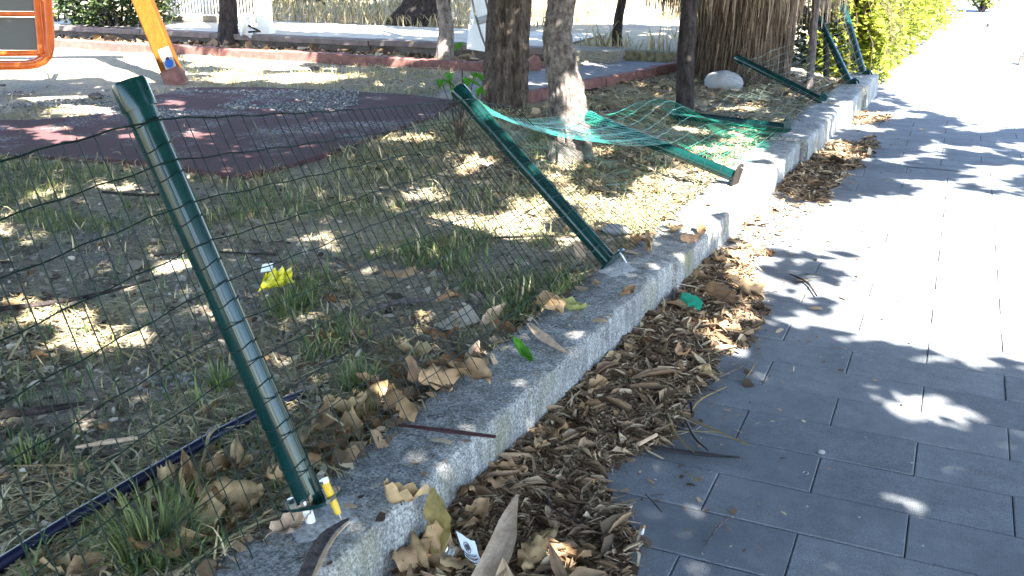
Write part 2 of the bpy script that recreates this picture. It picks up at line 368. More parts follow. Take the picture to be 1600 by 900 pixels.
# playground rubber, path slab, walls
RUB = [(-90, 252), (0, 243), (110, 246), (240, 252), (330, 268), (375, 272), (430, 262), (500, 243), (560, 224), (620, 202), (680, 178), (716, 158), (640, 149), (520, 142), (400, 137), (300, 136), (240, 150), (150, 178), (60, 186), (-90, 190)]
mb = MB(); top = [at(px+random.uniform(-4, 4), py+random.uniform(-1, 1), .15) for px, py in RUB]
n = len(top); mb.add([(*p[:2], .152) for p in top]+[(*p[:2], .06) for p in top], [tuple(range(n))]+[(i, n+i, n+(i+1) % n, (i+1) % n) for i in range(n)])
build('playground_surface', mb, MT['rubber'], kind='structure')
def bar_wall(name, label, cat, pts, z0, z1, d, m, piece=None, plen=.6, cope=None):
    """a low wall along pts (x,y), depth d behind the line, in cast lengths"""
    t = thing(name, label, cat)
    for (xa, ya), (xb, yb) in zip(pts[:-1], pts[1:]):
        L = math.hypot(xb-xa, yb-ya); k = max(1, round(L/plen)); ux, uy = (xb-xa)/L, (yb-ya)/L
        for i in range(k):
            s0, s1 = L*i/k+.004, L*(i+1)/k-.004; j = random.uniform(-.006, .006)
            Mx = Matrix(((ux, -uy, 0, xa), (uy, ux, 0, ya), (0, 0, 1, 0), (0, 0, 0, 1)))
            b_ = MB(); e = .012
            v = []
            for z, q in ((z0, 0), (z1+j-e, 0), (z1+j, e)): v += [Mx@Vector((s0+q, j+q, z)), Mx@Vector((s1-q, j+q, z)), Mx@Vector((s1-q, d-q, z)), Mx@Vector((s0+q, d-q, z))]
            b_.add(v, [(0, 3, 2, 1), (8, 9, 10, 11)]+[(r*4+a, r*4+(a+1) % 4, r*4+4+(a+1) % 4, r*4+4+a) for r in (0, 1) for a in range(4)])
            build(piece or 'wall_block', b_, m, t)
            if cope:
                b2 = MB().box(s0+.002, s1-.002, -.05+j, d+.01, z1+j+.002, z1+j+.07, Mx); build('coping_stone', b2, cope, t)
    return t
bar_wall('red_kerb_wall', 'low red painted kerb edging across the back of the playground', 'kerb', [(-13.5, 10.02), (-3.95, 10.02)], .02, .235, .14, MT['redkerb'], 'kerb_block', .95)
bar_wall('terrace_wall', 'brown retaining wall with pale coping in front of the raised terrace', 'wall', [(-14.5, 10.72), (-4.3, 10.72)], .1, .28, .16, MT['wall'], 'wall_block', 1.2, MT['coping'])
bar_wall('mossy_wall', 'mossy low wall behind the grey concrete path with dry grass above', 'wall', [(-4.25, 11.12), (-2.75, 11.32)], .1, .31, .16, MT['mossy'], 'wall_block', .5)
mb = MB().grid([[(x, y, .348) for x in np.linspace(-14.4, -4.4, 8)] for y in (10.88, 11.6, 12.75)]); build('terrace', mb, MT['terrace'], kind='structure')
mb = MB(); q = [(-4.35, 7.95), (-3.62, 7.95), (-3.05, 11.1), (-4.2, 11.1), (-4.2, 10.2), (-4.35, 10.0)]
mb.add([(x, y, .205) for x, y in q]+[(x, y, .05) for x, y in q], [tuple(range(6))]+[(i, 6+i, 6+(i+1) % 6, (i+1) % 6) for i in range(6)])
build('garden_path', mb, MT['slab'], kind='structure')
bar_wall('path_kerb', 'reddish brown kerb edging the grey garden path beside the slender dark trunk', 'kerb', [(-3.60, 7.9), (-3.44, 8.35), (-2.86, 10.95)], .05, .235, .1, MT['redkerb'], 'kerb_block', .55)
#@@TREES
# ------------------------------------------------------------------ where the sun reaches the ground (decides which crown leaves grow)
LIT = [[(832, 214), (905, 224), (926, 262), (872, 268), (830, 242)], [(1030, 352), (1110, 290), (1200, 240), (1228, 240), (1228, 300), (1160, 380)], [(1128, 398), (1165, 372), (1180, 340), (1215, 305), (1300, 318), (1345, 312), (1480, 296), (1600, 306), (1900, 310), (1900, 610), (1580, 590), (1480, 580), (1400, 572), (1340, 560), (1300, 548), (1235, 538), (1190, 528), (1165, 500), (1140, 450)],
       [(1040, 347), (1110, 300), (1200, 238), (1225, 240), (1228, 300), (1165, 375), (1118, 356), (1080, 350)],
       [(1372, 137), (1400, 100), (1490, -60), (2200, -60), (2200, 200), (1600, 203), (1520, 192), (1420, 166)],
       [(75, 62), (190, 68), (262, 76), (285, 126), (240, 128), (205, 132), (150, 122), (60, 124), (-120, 121), (-120, 95)],
       [(60, 172), (120, 164), (190, 167), (195, 184), (110, 183)], [(20, 152), (90, 146), (150, 148), (120, 157), (40, 160)], [(235, 166), (280, 154), (290, 166)],
       [(686, 262), (722, 238), (785, 246), (755, 272), (705, 280)], [(165, 497), (198, 494), (202, 505), (165, 507)],
       [(870, 205), (925, 205), (930, 250), (882, 262)], [(700, 348), (790, 338), (800, 352), (710, 362)],
       [(1395, 618), (1450, 628), (1530, 655), (1590, 690), (1575, 706), (1500, 690), (1430, 664), (1390, 640)],
       [(1550, 860), (1600, 850), (1640, 905), (1590, 905)], [(1215, 898), (1245, 880), (1290, 893), (1310, 930), (1215, 930)], [(1440, 808), (1470, 806), (1488, 828), (1462, 834)],
       [(1060, 800), (1100, 796), (1170, 838), (1160, 858), (1100, 820)], [(1560, 715), (1600, 712), (1620, 740), (1580, 730)],
       [(-200, -90), (840, -90), (840, 56), (640, 52), (330, 42), (-200, 40)], [(880, 12), (1050, 12), (1060, 85), (880, 84)],
       [(1100, 168), (1200, 160), (1200, 172), (1100, 176)]]
PART = [([(640, 275), (860, 262), (930, 300), (960, 350), (900, 375), (640, 372)], .34, .4), ([(0, 560), (60, 400), (400, 330), (560, 340), (520, 430), (300, 520)], .04, .35), ([(890, 335), (960, 300), (1000, 260), (1100, 240), (1190, 255), (1140, 300), (1090, 335), (1000, 368), (930, 352)], .9, .35),
        ([(0, 204), (120, 198), (215, 200), (215, 224), (130, 226), (0, 216)], .5, .5), ([(270, 186), (330, 192), (380, 204), (300, 222)], .6, .4),
        ([(285, 112), (420, 108), (560, 118), (650, 124), (560, 134), (400, 130), (285, 128)], .55, .8), ([(275, 78), (420, 84), (520, 98), (700, 104), (440, 110), (285, 104)], .6, .7),
        ([(1290, 160), (1372, 150), (1420, 168), (1900, 205), (1900, 320), (1340, 320), (1225, 300), (1262, 240)], .52, .34),
        ([(990, 200), (1180, 190), (1190, 250), (1000, 240)], .45, .4), ([(930, 400), (1060, 360), (1100, 360), (1060, 420), (960, 470)], .3, .25),
        ([(1060, 480), (1190, 440), (1190, 580), (1080, 620)], .36, .2), ([(560, 395), (700, 340), (880, 330), (900, 400), (600, 420)], .16, .4)]
SHADE = [[(1215, 398), (1285, 398), (1300, 407), (1230, 410)], [(1205, 422), (1295, 425), (1350, 450), (1300, 452), (1220, 444)], [(1192, 466), (1270, 472), (1315, 494), (1250, 500), (1192, 494)], [(1190, 514), (1290, 522), (1320, 534), (1190, 532)],
         [(400, 14), (560, 22), (610, 34), (560, 38), (410, 36)], [(270, -60), (400, -60), (400, 24), (270, 24)], [(400, 48), (560, 56), (625, 64), (625, 86), (400, 74)], [(690, 68), (770, 72), (770, 92), (690, 86)], [(250, 50), (345, 46), (345, 64), (250, 62)], [(1290, 560), (1420, 556), (1460, 566), (1340, 590)]]
def litmask(x, y):
    z = np.where(x > kx(y), 0, np.where(x > kx(y)-.27, .17, np.where((y > 10.5) & (x < -3.6), .34, .13)))
    n1 = fbm(x*2.6, y*2.6, 4)-.5; n2 = fbm(x*2.6+31, y*2.6+7, 9)-.5
    px, py, d = pix(x+.10*n1*2, y+.16*n2*2, z); out = np.zeros(x.shape, bool); ok = d > .3
    for p in LIT: out |= inpoly(px, py, p)
    for p, fr, sc in PART:
        nn = fbm(x/sc+3, y/sc+11, 5, 2); out |= inpoly(px, py, p) & (nn > .5+(.5-fr)*.55)
    sh = np.zeros(x.shape, bool)
    for p in SHADE: sh |= inpoly(px, py, p)
    out &= ~sh; out &= ok
    gaps = (fbm(x*3.1+40, y*3.1+2, 12, 2) > np.where((x > -3) & (y < 5), .86, .79))
    return out | gaps
# ------------------------------------------------------------------ trees
def trunk(name, pts, m, parent, amp=.10, freq=7, seg=44, step=.06, seed=0, zf=.9, twist=.3):
    """pts: (x,y,z,r) from the foot up; ridged bark"""
    P = np.array(pts, float); d = np.concatenate([[0], np.cumsum(np.linalg.norm(np.diff(P[:, :3], axis=0), axis=1))])
    n = max(6, int(min(d[-1], 2.2)/step)+int(max(0, d[-1]-2.2)/.25)); s = np.concatenate([np.linspace(0, min(d[-1], 2.2), n), np.linspace(2.2, d[-1], 12)[1:]]) if d[-1] > 2.3 else np.linspace(0, d[-1], n)
    Q = np.stack([np.interp(s, d, P[:, k]) for k in range(4)], -1); th = np.arange(seg)*2*math.pi/seg
    S_, T = np.meshgrid(s, th, indexing='ij'); tt = T+twist*S_
    cx, cy = np.cos(tt)*freq/2, np.sin(tt)*freq/2
    rid = 1-np.abs(2*noise(cx+seed*3+20, cy+20, S_*zf+seed)-1); rid2 = noise(cx*2.3+40, cy*2.3+9, S_*zf*2.2+3)
    rad = Q[:, 3][:, None]*(1+amp*((rid-.6)*1.3+(rid2-.5)*.9))
    V = np.stack([Q[:, 0][:, None]+rad*np.cos(T), Q[:, 1][:, None]+rad*np.sin(T), np.repeat(Q[:, 2][:, None], seg, 1)], -1)
    nn = len(s); I = np.arange(nn*seg).reshape(nn, seg); J = np.roll(I, -1, 1)
    F = np.stack([I[:-1], J[:-1], J[1:], I[1:]], -1).reshape(-1, 4)
    return link(name, mesh_np(name, V.reshape(-1, 3), F), m, parent, True)
LEAFP = [(np.array([(-.5, 0, 0), (-.1, -.3, .06), (.5, 0, -.05), (-.1, .3, .06)]), np.array([(0, 1, 2, 3)]))]
LEAF2 = [(np.array([(-.5, 0, 0), (-.15, -.26, .05), (.2, -.2, .03), (.5, 0, -.08), (.2, .2, .03), (-.15, .26, .05), (0, 0, -.02)]), np.array([(0, 1, 6, 5), (1, 2, 3, 6), (5, 6, 3, 4)]))]
def leafcloud(name, pos, size, m, parent, protos=LEAFP, tilt=1.0, sv=.35, **kw):
    n = len(pos); M = rot_mats(RNG.random(n)*6.283, RNG.normal(0, tilt, n)*.6, RNG.random(n)*6.283)
    return scatter(name, protos, pos, M, size*(1+sv*RNG.normal(0, 1, n)).clip(.4, 1.8), m, parent, **kw)
TREES = []      # (thing, foot xy, top of trunk)
def tree(label, pts, m, top_z, group=None, name='shade_tree', **kw):
    f = pts[0]; t = thing(name, label, 'tree', group)
    l = pts[-1]; u = np.array(l[:3])-np.array(pts[0][:3]); u = u/max(u[2], .3)*.6; u[2] = 0
    P = list(pts); last = np.array(l[:3])
    if top_z > l[2]:
        k = top_z-l[2]; P.append((last[0]+u[0]*k*.4, last[1]+u[1]*k*.4, top_z, l[3]*.75))
    trunk('trunk', P, m, t, **kw); TREES.append((t, np.array(P[-1][:2]), np.array(P[-1][:3]), P[-1][3], m)); return t
def pxtrunk(rows, depth, foot_z):
    """rows (px, py, width_px) foot first, all at one axial depth"""
    out = []
    for px, py, wd in rows:
        p = atd(px, py, depth); out.append((p[0], p[1], p[2], wd/2*depth/F_PX))
    out[0] = (out[0][0], out[0][1], foot_z-.08, out[0][3]); return out
def dep(px, py, z): p = at(px, py, z); return float(pix(p[0:1], p[1:2], z)[2][0])
tree('thick trunk with fibrous reddish brown bark beside the top of the second leaning green post', pxtrunk([(788, 172, 76), (790, 150, 69), (792, 90, 63), (796, 0, 62)], dep(788, 168, .13), .13), MT['barkB'], 3.2, amp=.20, freq=13, seg=96, step=.03, zf=.8)
tree('crooked grey scaly trunk standing between the fibrous trunk and the fallen green post', pxtrunk([(893, 256, 74), (892, 225, 62), (888, 180, 58), (884, 130, 52), (873, 85, 45), (871, 50, 42), (878, 0, 40)], dep(895, 252, .13), .13), MT['barkC'], 3.0, amp=.22, freq=11, seg=80, step=.025, seed=3, zf=7)
tree('slender dark straight trunk standing in front of the shaggy palm', pxtrunk([(1070, 180, 30), (1070, 150, 26), (1072, 80, 26), (1077, 0, 24)], dep(1070, 178, .13), .13), MT['barkA'], 3.4, amp=.12, freq=7, seg=36, seed=5)
tree('dark trunk standing by the terrace wall in front of the white railing', pxtrunk([(357, 80, 40), (357, 66, 30), (357, 30, 27), (356, 0, 26)], dep(357, 74, .17), .17), MT['barkA'], 3.2, amp=.16, freq=8, seg=40, seed=8)
tree('very thick flaring furrowed trunk rising from dry grass behind the terrace', pxtrunk([(655, 40, 108), (658, 26, 88), (664, 10, 72), (670, -8, 64)], dep(655, 35, .36), .36), MT['barkA'], 3.6, amp=.22, freq=12, seg=80, seed=12)
tree('slim leaning trunk with a pale lower end, rooted by the red kerb', pxtrunk([(693, 104, 30), (695, 85, 27), (697, 50, 23), (696, 28, 20), (690, 0, 17)], dep(693, 100, .17), .17), MT['barkS'], 3.0, amp=.14, freq=7, seg=36, seed=15)
tree('thin curved dark trunk in the sunny dry grass behind the mossy wall', pxtrunk([(964, 74, 19), (964, 55, 15), (967, 25, 14), (973, 0, 13)], dep(965, 70, .33), .33), MT['barkA'], 3.0, amp=.12, freq=6, seg=24, seed=18)
tree('tall street tree standing beyond the right edge of the paved path', [(2.75, -.9, -.1, .2), (2.8, -.8, 1.5, .17), (2.7, -.7, 3, .15)], MT['barkB'], 3.6, seed=21)
tree('tall street tree further along the right side of the path', [(4.6, 3.1, -.1, .2), (4.65, 3.15, 1.5, .17), (4.55, 3.2, 3, .15)], MT['barkB'], 3.6, seed=22)
tree('shade tree in the playground near the unseen end of the wire fence', [(-4.8, -1.2, 0, .2), (-4.75, -1.1, 1.5, .17), (-4.7, -1.2, 3, .15)], MT['barkC'], 3.6, seed=23)
# crown leaves: grown where their shade falls as in the place, none above the sunny patches
nS = 355000
gx = RNG.uniform(-13.5, 3.4+.6*RNG.random(nS), nS); gy = RNG.uniform(-2.0, 11.6, nS)
keep = ~litmask(gx, gy)
keep &= RNG.random(nS) < np.where(gx > -1.0, .80, np.where(gy > 9.5, .5, .62))
gx, gy = gx[keep], gy[keep]
BACK = [[(265, -60), (402, -60), (402, 27), (265, 27)], [(402, 12), (560, 12), (600, 0), (600, -40), (745, -40), (745, 48), (620, 45), (560, 36), (402, 34)], [(880, 60), (1060, 50), (1060, 84), (880, 84)]]
bx = RNG.uniform(-18, -2.6, 130000); by = RNG.uniform(11.2, 21, 130000); bkx, bky, _d = pix(bx+.3*(fbm(bx*2, by*2)-.5), by+.5*(fbm(bx*2+9, by*2)-.5), .35); bk = np.zeros(len(bx), bool)
for p_ in BACK: bk |= inpoly(bkx, bky, p_)
bk &= RNG.random(len(bx)) < .8
gx = np.concatenate([gx, bx[bk]]); gy = np.concatenate([gy, by[bk]]); gh = RNG.uniform(3.0, 5.4, len(gx))
lp = np.stack([gx, gy, np.full(len(gx), .08)], -1)+SUN[None]*(gh/SUN[2])[:, None]
# a few leaves round each
sub = RNG.normal(0, .035, (len(lp), 3)); lp = lp+sub
feet = np.array([t[1] for t in TREES]); dd = np.linalg.norm(lp[:, None, :2]-feet[None], axis=2); own = dd.argmin(1)
for i, (t, fxy, topp, rr, m) in enumerate(TREES):
    q = lp[own == i]
    if len(q) < 150:                                    # trees whose shade falls out of the picture: a plain airy crown
        c = topp+np.array([0, 0, 1.6]); e = RNG.normal(0, 1, (2600, 3)); e /= np.linalg.norm(e, axis=1)[:, None]
        q2 = c+e*(RNG.random(2600)**.4)[:, None]*np.array([1.7, 1.7, 1.2]); q2 = q2[fbm(q2[:, 0]*1.7, q2[:, 1]*1.7, q2[:, 2]*1.7) > .44]; q = np.concatenate([q, q2])
    leafcloud('crown', q, .135, MT['leaf'], t, tilt=.75)
    mb = MB(); ctr = q[RNG.integers(0, len(q), 70)]; nl = 0
    for c in ctr:
        a = topp; mid = a*.45+c*.55+np.array([0, 0, -.15]); tq = np.linspace(0, 1, 16)[:, None]; ln = np.where(tq < .5, a+(mid-a)*tq*2, mid+(c-mid)*(tq*2-1)); gl = ln[:, :2]-np.array(SUN_H)*(ln[:, 2:]/math.tan(SUN_EL))
        if nl == 8 or litmask(gl[:, 0], gl[:, 1]).sum() > 1: continue
        nl += 1; mb.tube([a-np.array([0, 0, .15]), a*.8+mid*.2+np.array([0, 0, .2]), mid, c], [rr*.55, rr*.45, rr*.28, .012], 6)
    build('limb', mb, m, t, True)
# palm with its skirt of dead fronds
D = dep(1155, 124, .13); pc = atd(1155, 124, D); pc[2] = .13
palm = thing('palm_tree', 'massive palm trunk wrapped in a hanging skirt of dead brown fronds', 'tree')
trunk('trunk', [(pc[0], pc[1], .0, .53), (pc[0], pc[1], .35, .47), (pc[0], pc[1], .9, .45), (pc[0]+.05, pc[1], 3.4, .36)], MT['palm'], palm, amp=.12, freq=22, seg=110, seed=30, zf=1.2)
def hang_strips(n, z0, z1, r0, r1, L, wd, splay, gap=None):
    V, F, Rn, b = [], [], [], 0
    for i in range(n):
        a = RNG.random()*6.283; zt = RNG.uniform(z0, z1); r = RNG.uniform(r0, r1); l = L*RNG.uniform(.5, 1.25); ww = wd*RNG.uniform(.5, 1.4); sw = RNG.normal(0, .12); rr_ = RNG.random()
        k = 4; ta = np.array([-math.sin(a), math.cos(a), 0]); ra = np.array([math.cos(a), math.sin(a), 0])
        for j in range(k):
            t = j/(k-1); p = pc*np.array([1, 1, 0])+ra*(r+splay*math.sin(t*1.9)*l)+ta*sw*t*l; p[2] = zt-l*t
            w2 = ww*(1-t*.75)*.5; tw = ta*math.cos(sw*6)+ra*math.sin(sw*6+j*.3)
            V += [p-tw*w2, p+tw*w2]; Rn += [rr_, rr_]
            if j < k-1: F.append((b+2*j, b+2*j+1, b+2*j+3, b+2*j+2))
        b += 2*k
    return V, F, Rn
V, F, Rn = hang_strips(5200, 1.12, 2.1, .44, 1.0, .42, .017, .12)
link('dead_frond_skirt', mesh_np('dead_frond_skirt', V, F, Rn), MT['frond'], palm, kind='stuff')
V, F, Rn = hang_strips(2600, .35, 1.25, .45, .52, .34, .014, .06)
link('leaf_base_fibre', mesh_np('leaf_base_fibre', V, F, [r*.55 for r in Rn]), MT['frond'], palm, kind='stuff')
# living fronds above
fr = []
for i in range(900):
    a = RNG.random()*6.283; r = RNG.random()**.5*2.1; z = 4.0+.7*math.sin(min(r, 2.1)*1.5)-.25*r; fr.append((pc[0]+math.cos(a)*r, pc[1]+math.sin(a)*r, z))
leafcloud('crown', np.array(fr), .38, MT['leaf'], palm)
# shrubs and hedges
def shrub(label, foot, centre, rad, n, size, m, name='shrub', cat='shrub', stems=7, group=None, thr=.46, fq=2.3, low=.0):
    t = thing(name, label, cat, group); e = RNG.normal(0, 1, (n*3, 3)); e /= np.linalg.norm(e, axis=1)[:, None]
    q = np.array(centre)+e*(RNG.random(n*3)**.33)[:, None]*np.array(rad)
    q = q[(fbm(q[:, 0]*fq+5, q[:, 1]*fq, q[:, 2]*fq) > thr) & (q[:, 2] > low)][:n]
    leafcloud('foliage', q, size, m, t, LEAF2, 1.1)
    mb = MB(); f = np.array(foot, float)
    for i in range(stems):
        c = q[RNG.integers(0, len(q))]; mb.tube([f+RNG.normal(0, .03, 3)*[1, 1, 0], f*.5+c*.5+RNG.normal(0, .05, 3), c], [.035, .022, .006], 6)
    build('stem', mb, MT['barkA'], t, True); return t
dl = dep(190, 62, .14); cl = atd(180, 12, dl)
shrub('broad dark green shrub growing in front of the terrace wall behind the orange swing', (at(188, 64, .14)[0], at(188, 64, .14)[1], .1), (cl[0], cl[1], .92), (1.3, .7, .75), 6800, .085, MT['darkleaf'], stems=9, low=.24, thr=.43)
shrub('pale green weedy shrub at the foot of the orange swing panel', (*at(100, 58, .14)[:2], .1), (*at(100, 52, .14)[:2], .42), (.35, .35, .36), 420, .07, MT['hedge'], stems=9)
dk = at(1268, 112, .12)
shrub('shaded dark green bush between the palm and the sunny hedge', (dk[0], dk[1]+.6, .1), (dk[0]-.05, dk[1]+.75, .62), (.62, .45, .72), 2600, .075, MT['darkleaf'], stems=8, low=.14)
hd = thing('hedge', 'sunlit yellow green hedge running along the left side of the far path', 'hedge')
hn = 26000; hy = 11.75+11.5*RNG.random(hn)**1.5; hz = RNG.uniform(.04, 1.75, hn)
face = -.84+(hy-11.75)*.055; bul = .20*(fbm(hy*1.5, hz*2.2, 3)-.5)*2-.22*np.clip(hz-1.2, 0, 1)+.10*(hz < .2)
dpt = RNG.random(hn)**2*.5; hx = face+bul-dpt-.0
endq = RNG.random(hn) < .22; hx = np.where(endq, RNG.uniform(-1.6, -.9, hn), hx); hy = np.where(endq, 11.7+RNG.random(hn)*.35+.2*fbm(hx*3, hz*3), hy)
q = np.stack([hx, hy, hz], -1)
q = q[fbm(hx*4+1, hy*4, hz*4) > .40]
leafcloud('foliage', q, .075, MT['hedge'], hd, LEAF2, 1.1)
mb = MB()
for i in range(40):
    y = 11.9+i*.28; x = -.98+(y-11.75)*.055
    mb.tube([(x-.15, y, -.05), (x-.1+random.uniform(-.1, .1), y+.05, .6), (x+random.uniform(-.15, .1), y+random.uniform(-.1, .1), 1.4)], [.03, .02, .008], 5)
for i in range(60):
    y = random.uniform(11.75, 13.4); x = -1.0+(y-11.75)*.055+random.uniform(-.35, .2); z = random.uniform(.5, 1.3)
    mb.tube([(x, y, z), (x+random.uniform(.0, .2), y-.12, z-.2), (x+random.uniform(.05, .3), y-.2, z-random.uniform(.3, .6))], [.006, .005, .003], 4)
build('stem', mb, MT['twig'], hd, True)
shrub('small sunlit green bush further up the path beyond the hedge', (.35, 25.5, 0), (.4, 25.6, .75), (.5, .6, .7), 1500, .09, MT['hedge'])
for lab, px, rx, z, n, m in [('dark green bush at the back of the dry grass beyond the white pillar', 470, 1.7, .9, 2600, MT['darkleaf']), ('yellow green bush far behind the very thick trunk', 600, 1.5, .75, 1500, MT['hedge']), ('bright lime green bush in sun far behind the thin curved trunk', 1010, 1.0, .8, 1500, MT['hedge']), ('dark bush far behind the crooked grey trunk', 900, 1.3, 1.2, 1600, MT['darkleaf'])]:
    p = at(px, 4 if px < 500 else -6, .45); shrub(lab, (p[0], p[1], .3), (p[0], p[1]+.4, z+.25), (rx, .7, z), n, .1, m, low=.4)
# young broad-leaved plant by the second post
t = thing('sapling', 'young broad leaved green plant sprouting beside the top of the second post', 'plant')
pl_d = 6.9; base = atd(715, 172, pl_d); base[2] = .12
mb = MB(); tips = []
for (px, py) in [(700, 118), (722, 70), (735, 130), (748, 142), (690, 128), (725, 125), (740, 118), (712, 140)]:
    c = atd(px, py, pl_d+random.uniform(-.1, .1)); mb.tube([base, base*.5+c*.5+np.array([.02, 0, .03]), c], [.008, .006, .003], 5); tips.append(c)
build('stem', mb, MT['barkB'], t, True)
for c in tips:
    for k in range(2):
        g = []; a = random.random()*6.28; L = random.uniform(.06, .10)
        for i in range(5):
            s_ = i/4; wd = L*.75*math.sin(math.pi*min(1, s_*.9+.1))
            g.append([(c[0]+math.cos(a)*s_*L-math.sin(a)*wd*(j-1)*.5, c[1]+math.sin(a)*s_*L+math.cos(a)*wd*(j-1)*.5, c[2]-.05*s_*s_+.02*abs(j-1)+random.uniform(-.004, .004)) for j in range(3)])
        build('leaf', MB().grid(g), MT['greenleaf'], t, True)
# upright stakes
def stake(label, px0, py0, px1, py1, wpx, z0, m=MT['stake'], up=0):
    d = dep(px0, py0, z0); a = atd(px0, py0, d); b_ = atd(px1, py1, d); b_ = a+(b_-a)*(1+up); a[2] -= .1
    mb = MB(); r = wpx/2*d/F_PX; k = 12
    mb.tube([a+(b_-a)*i/k+np.array([random.uniform(-.004, .004), random.uniform(-.004, .004), 0]) for i in range(k+1)], [r*(1.05-.1*i/k)*random.uniform(.94, 1.06) for i in range(k+1)], 9)
    o = build('wooden_stake', mb, m, None, True); o['label'] = label; o['category'] = 'stake'
stake('thin grey brown leaning pole standing just left of the fifth green post', 1264, 142, 1275, 0, 12, .13, up=.3)
stake('short dark stake in shade directly behind the fifth green post', 1293, 126, 1291, 22, 9, .13, MT['barkA'])
stake('weathered grey stake standing in the hedge behind the last post', 1335, 98, 1339, 14, 9, .1)
# ------------------------------------------------------------------ the broken wire fence
fence = thing('wire_fence', 'broken green wire mesh fence with its posts pushed over into the dry ground', 'fence')
POSTS = [((-1.30, -.55, .17), (-.05, 0, 1.1), None),
         ((-1.315, 1.68, .217), (-.395, -.02, .993), 'nearest dark green round post, leaning inward, its plate torn off the kerb'),
         ((-1.265, 3.83, .20), (-.84, .17, .69), 'second dark green post, tilted halfway over the grass'),
         ((-1.09, 5.61, .215), (-1.04, .24, .25), 'bright sunlit green post fallen almost flat onto the ground'),
         ((-1.08, 7.32, .22), (-1.0, .44, -.03), 'shaded green post lying flat behind the fallen sunlit one'),
         ((-1.03, 8.86, .215), (-.90, .57, .27), 'dark green post leaning low in front of the palm'),
         ((-.91, 9.97, .22), (-.47, .82, .56), 'green post leaning in front of the dark bush'),
         ((-.86, 10.76, .22), (-.37, .81, .65), 'last green post leaning against the sunny hedge')]
AX = []; LP = 1.08
for i, (b_, v, lab) in enumerate(POSTS):
    b_ = np.array(b_); v = np.array(v); v = v/np.linalg.norm(v)*LP; AX.append((b_, v))
    if i == 0: continue
    u = v/LP; s1 = np.cross(u, [0, 1, 0]) if abs(u[1]) < .9 else np.cross(u, [1, 0, 0]); s1 /= np.linalg.norm(s1); s2 = np.cross(u, s1)
    if s2[0] < 0 and s1[0] < .3: pass
    mb = MB(); mb.tube([b_+u*t for t in (.0, .3, .55, .8, LP-.025)], .0355, 28); o = build('post', mb, MT['post'], fence, True, label=lab)
    mb = MB(); mb.tube([b_+u*(LP-.065), b_+u*(LP-.006), b_+u*(LP+.002)], [.0405, .0405, .037], 28); c = build('post_cap', mb, MT['post'], o, True)
    # flange plate: a rounded lozenge of steel square to the post
    W2 = np.array([0, 1., 0]); W2 = W2-u*(W2@u); W2 /= np.linalg.norm(W2); W1 = np.cross(W2, u)     # W2 along the kerb, W1 away from it
    if W1[0] < 0: W1 = -W1
    ring = []
    for k in range(24):
        a = 2*math.pi*k/24; ca, sa = math.cos(a), math.sin(a)
        ring.append(W1*(.084*abs(ca)**.6*(1 if ca > 0 else -1))+W2*(.05*abs(sa)**.6*(1 if sa > 0 else -1)))
    mb = MB(); mb.add([b_+p for p in ring]+[b_+p-u*.009 for p in ring], [tuple(range(24)), tuple(range(47, 23, -1))]+[(k, 24+k, 24+(k+1) % 24, (k+1) % 24) for k in range(24)])
    build('base_plate', mb, MT['post'] if i != 3 else MT['rust'], o)
    for sg in (1, -1):
        p = b_+W1*.064*sg; L = .05 if i > 1 else .03
        mb = MB(); mb.tube([p, p+u*.007], .009, 6); mb.tube([p+u*.0, p-u*L*.4, p-u*L-np.array([0, 0, .01])], [.0045, .0045, .003], 8)
        if i == 1 and sg == 1: continue
        build('anchor_bolt', mb, MT['steel'], o)
    if i == 1:
        p = b_+W1*.068; q = p+u*.036; e = p-u*.045+np.array([.006, -.004, -.004])
        mb = MB(); mb.tube([q, p, e], [.0105, .0105, .008], 12); build('yellow_plug', mb, MT['yellow'], o)
        build('plug_head', MB().tube([q, q+u*.008], .0125, 12), MT['steel'], o); build('plug_screw', MB().tube([e, e-u*.016], [.003, .0015], 8), MT['steel'], o)
        p2 = b_-W2*.036+W1*.015; mb = MB(); mb.tube([p2-u*.004, p2*[1, 1, 0]+np.array([.012, 0, .168])], .0125, 14); build('pulled_sleeve', mb, MT['white'], o)
        mb = MB(); mb.tube([p2+u*.012, p2+u*.001], .011, 6); build('anchor_nut', mb, MT['steel'], o)
    # tie wires round the post
    for hh in (.10, .21, .32, .42, .53, .63, .74, .85, .92, .98):
        pts = [b_+u*(hh+.006*math.sin(k))+(W1*math.cos(k*.4489)+W2*math.sin(k*.4489))*.0375 for k in range(15)]; build('tie_wire', MB().tube(pts, .0015, 4, False), MT['wire'], o)
    if i in (1, 2): 
        mb = MB(); p = b_.copy(); g = []
        for r_ in (0, .035, .06, .085): g.append([(p[0]+.03+r_*.9*math.cos(k*.2618)*(1+.18*math.sin(k*1.57)+.1*math.sin(k*.785+i)), p[1]+r_*1.25*math.sin(k*.2618)*(1+.15*math.cos(k*1.309)), .1755+(.003 if r_ < .05 else .0015 if r_ < .08 else -.004)) for k in range(25)])
        build('mortar_patch', MB().grid(g), MT['mortar'], kerb, True)
SAG = {0: (.0, .003), 1: (.012, .008), 2: (.10, .05), 3: (.02, .006), 4: (.08, .06), 5: (.05, .04), 6: (.03, .03)}
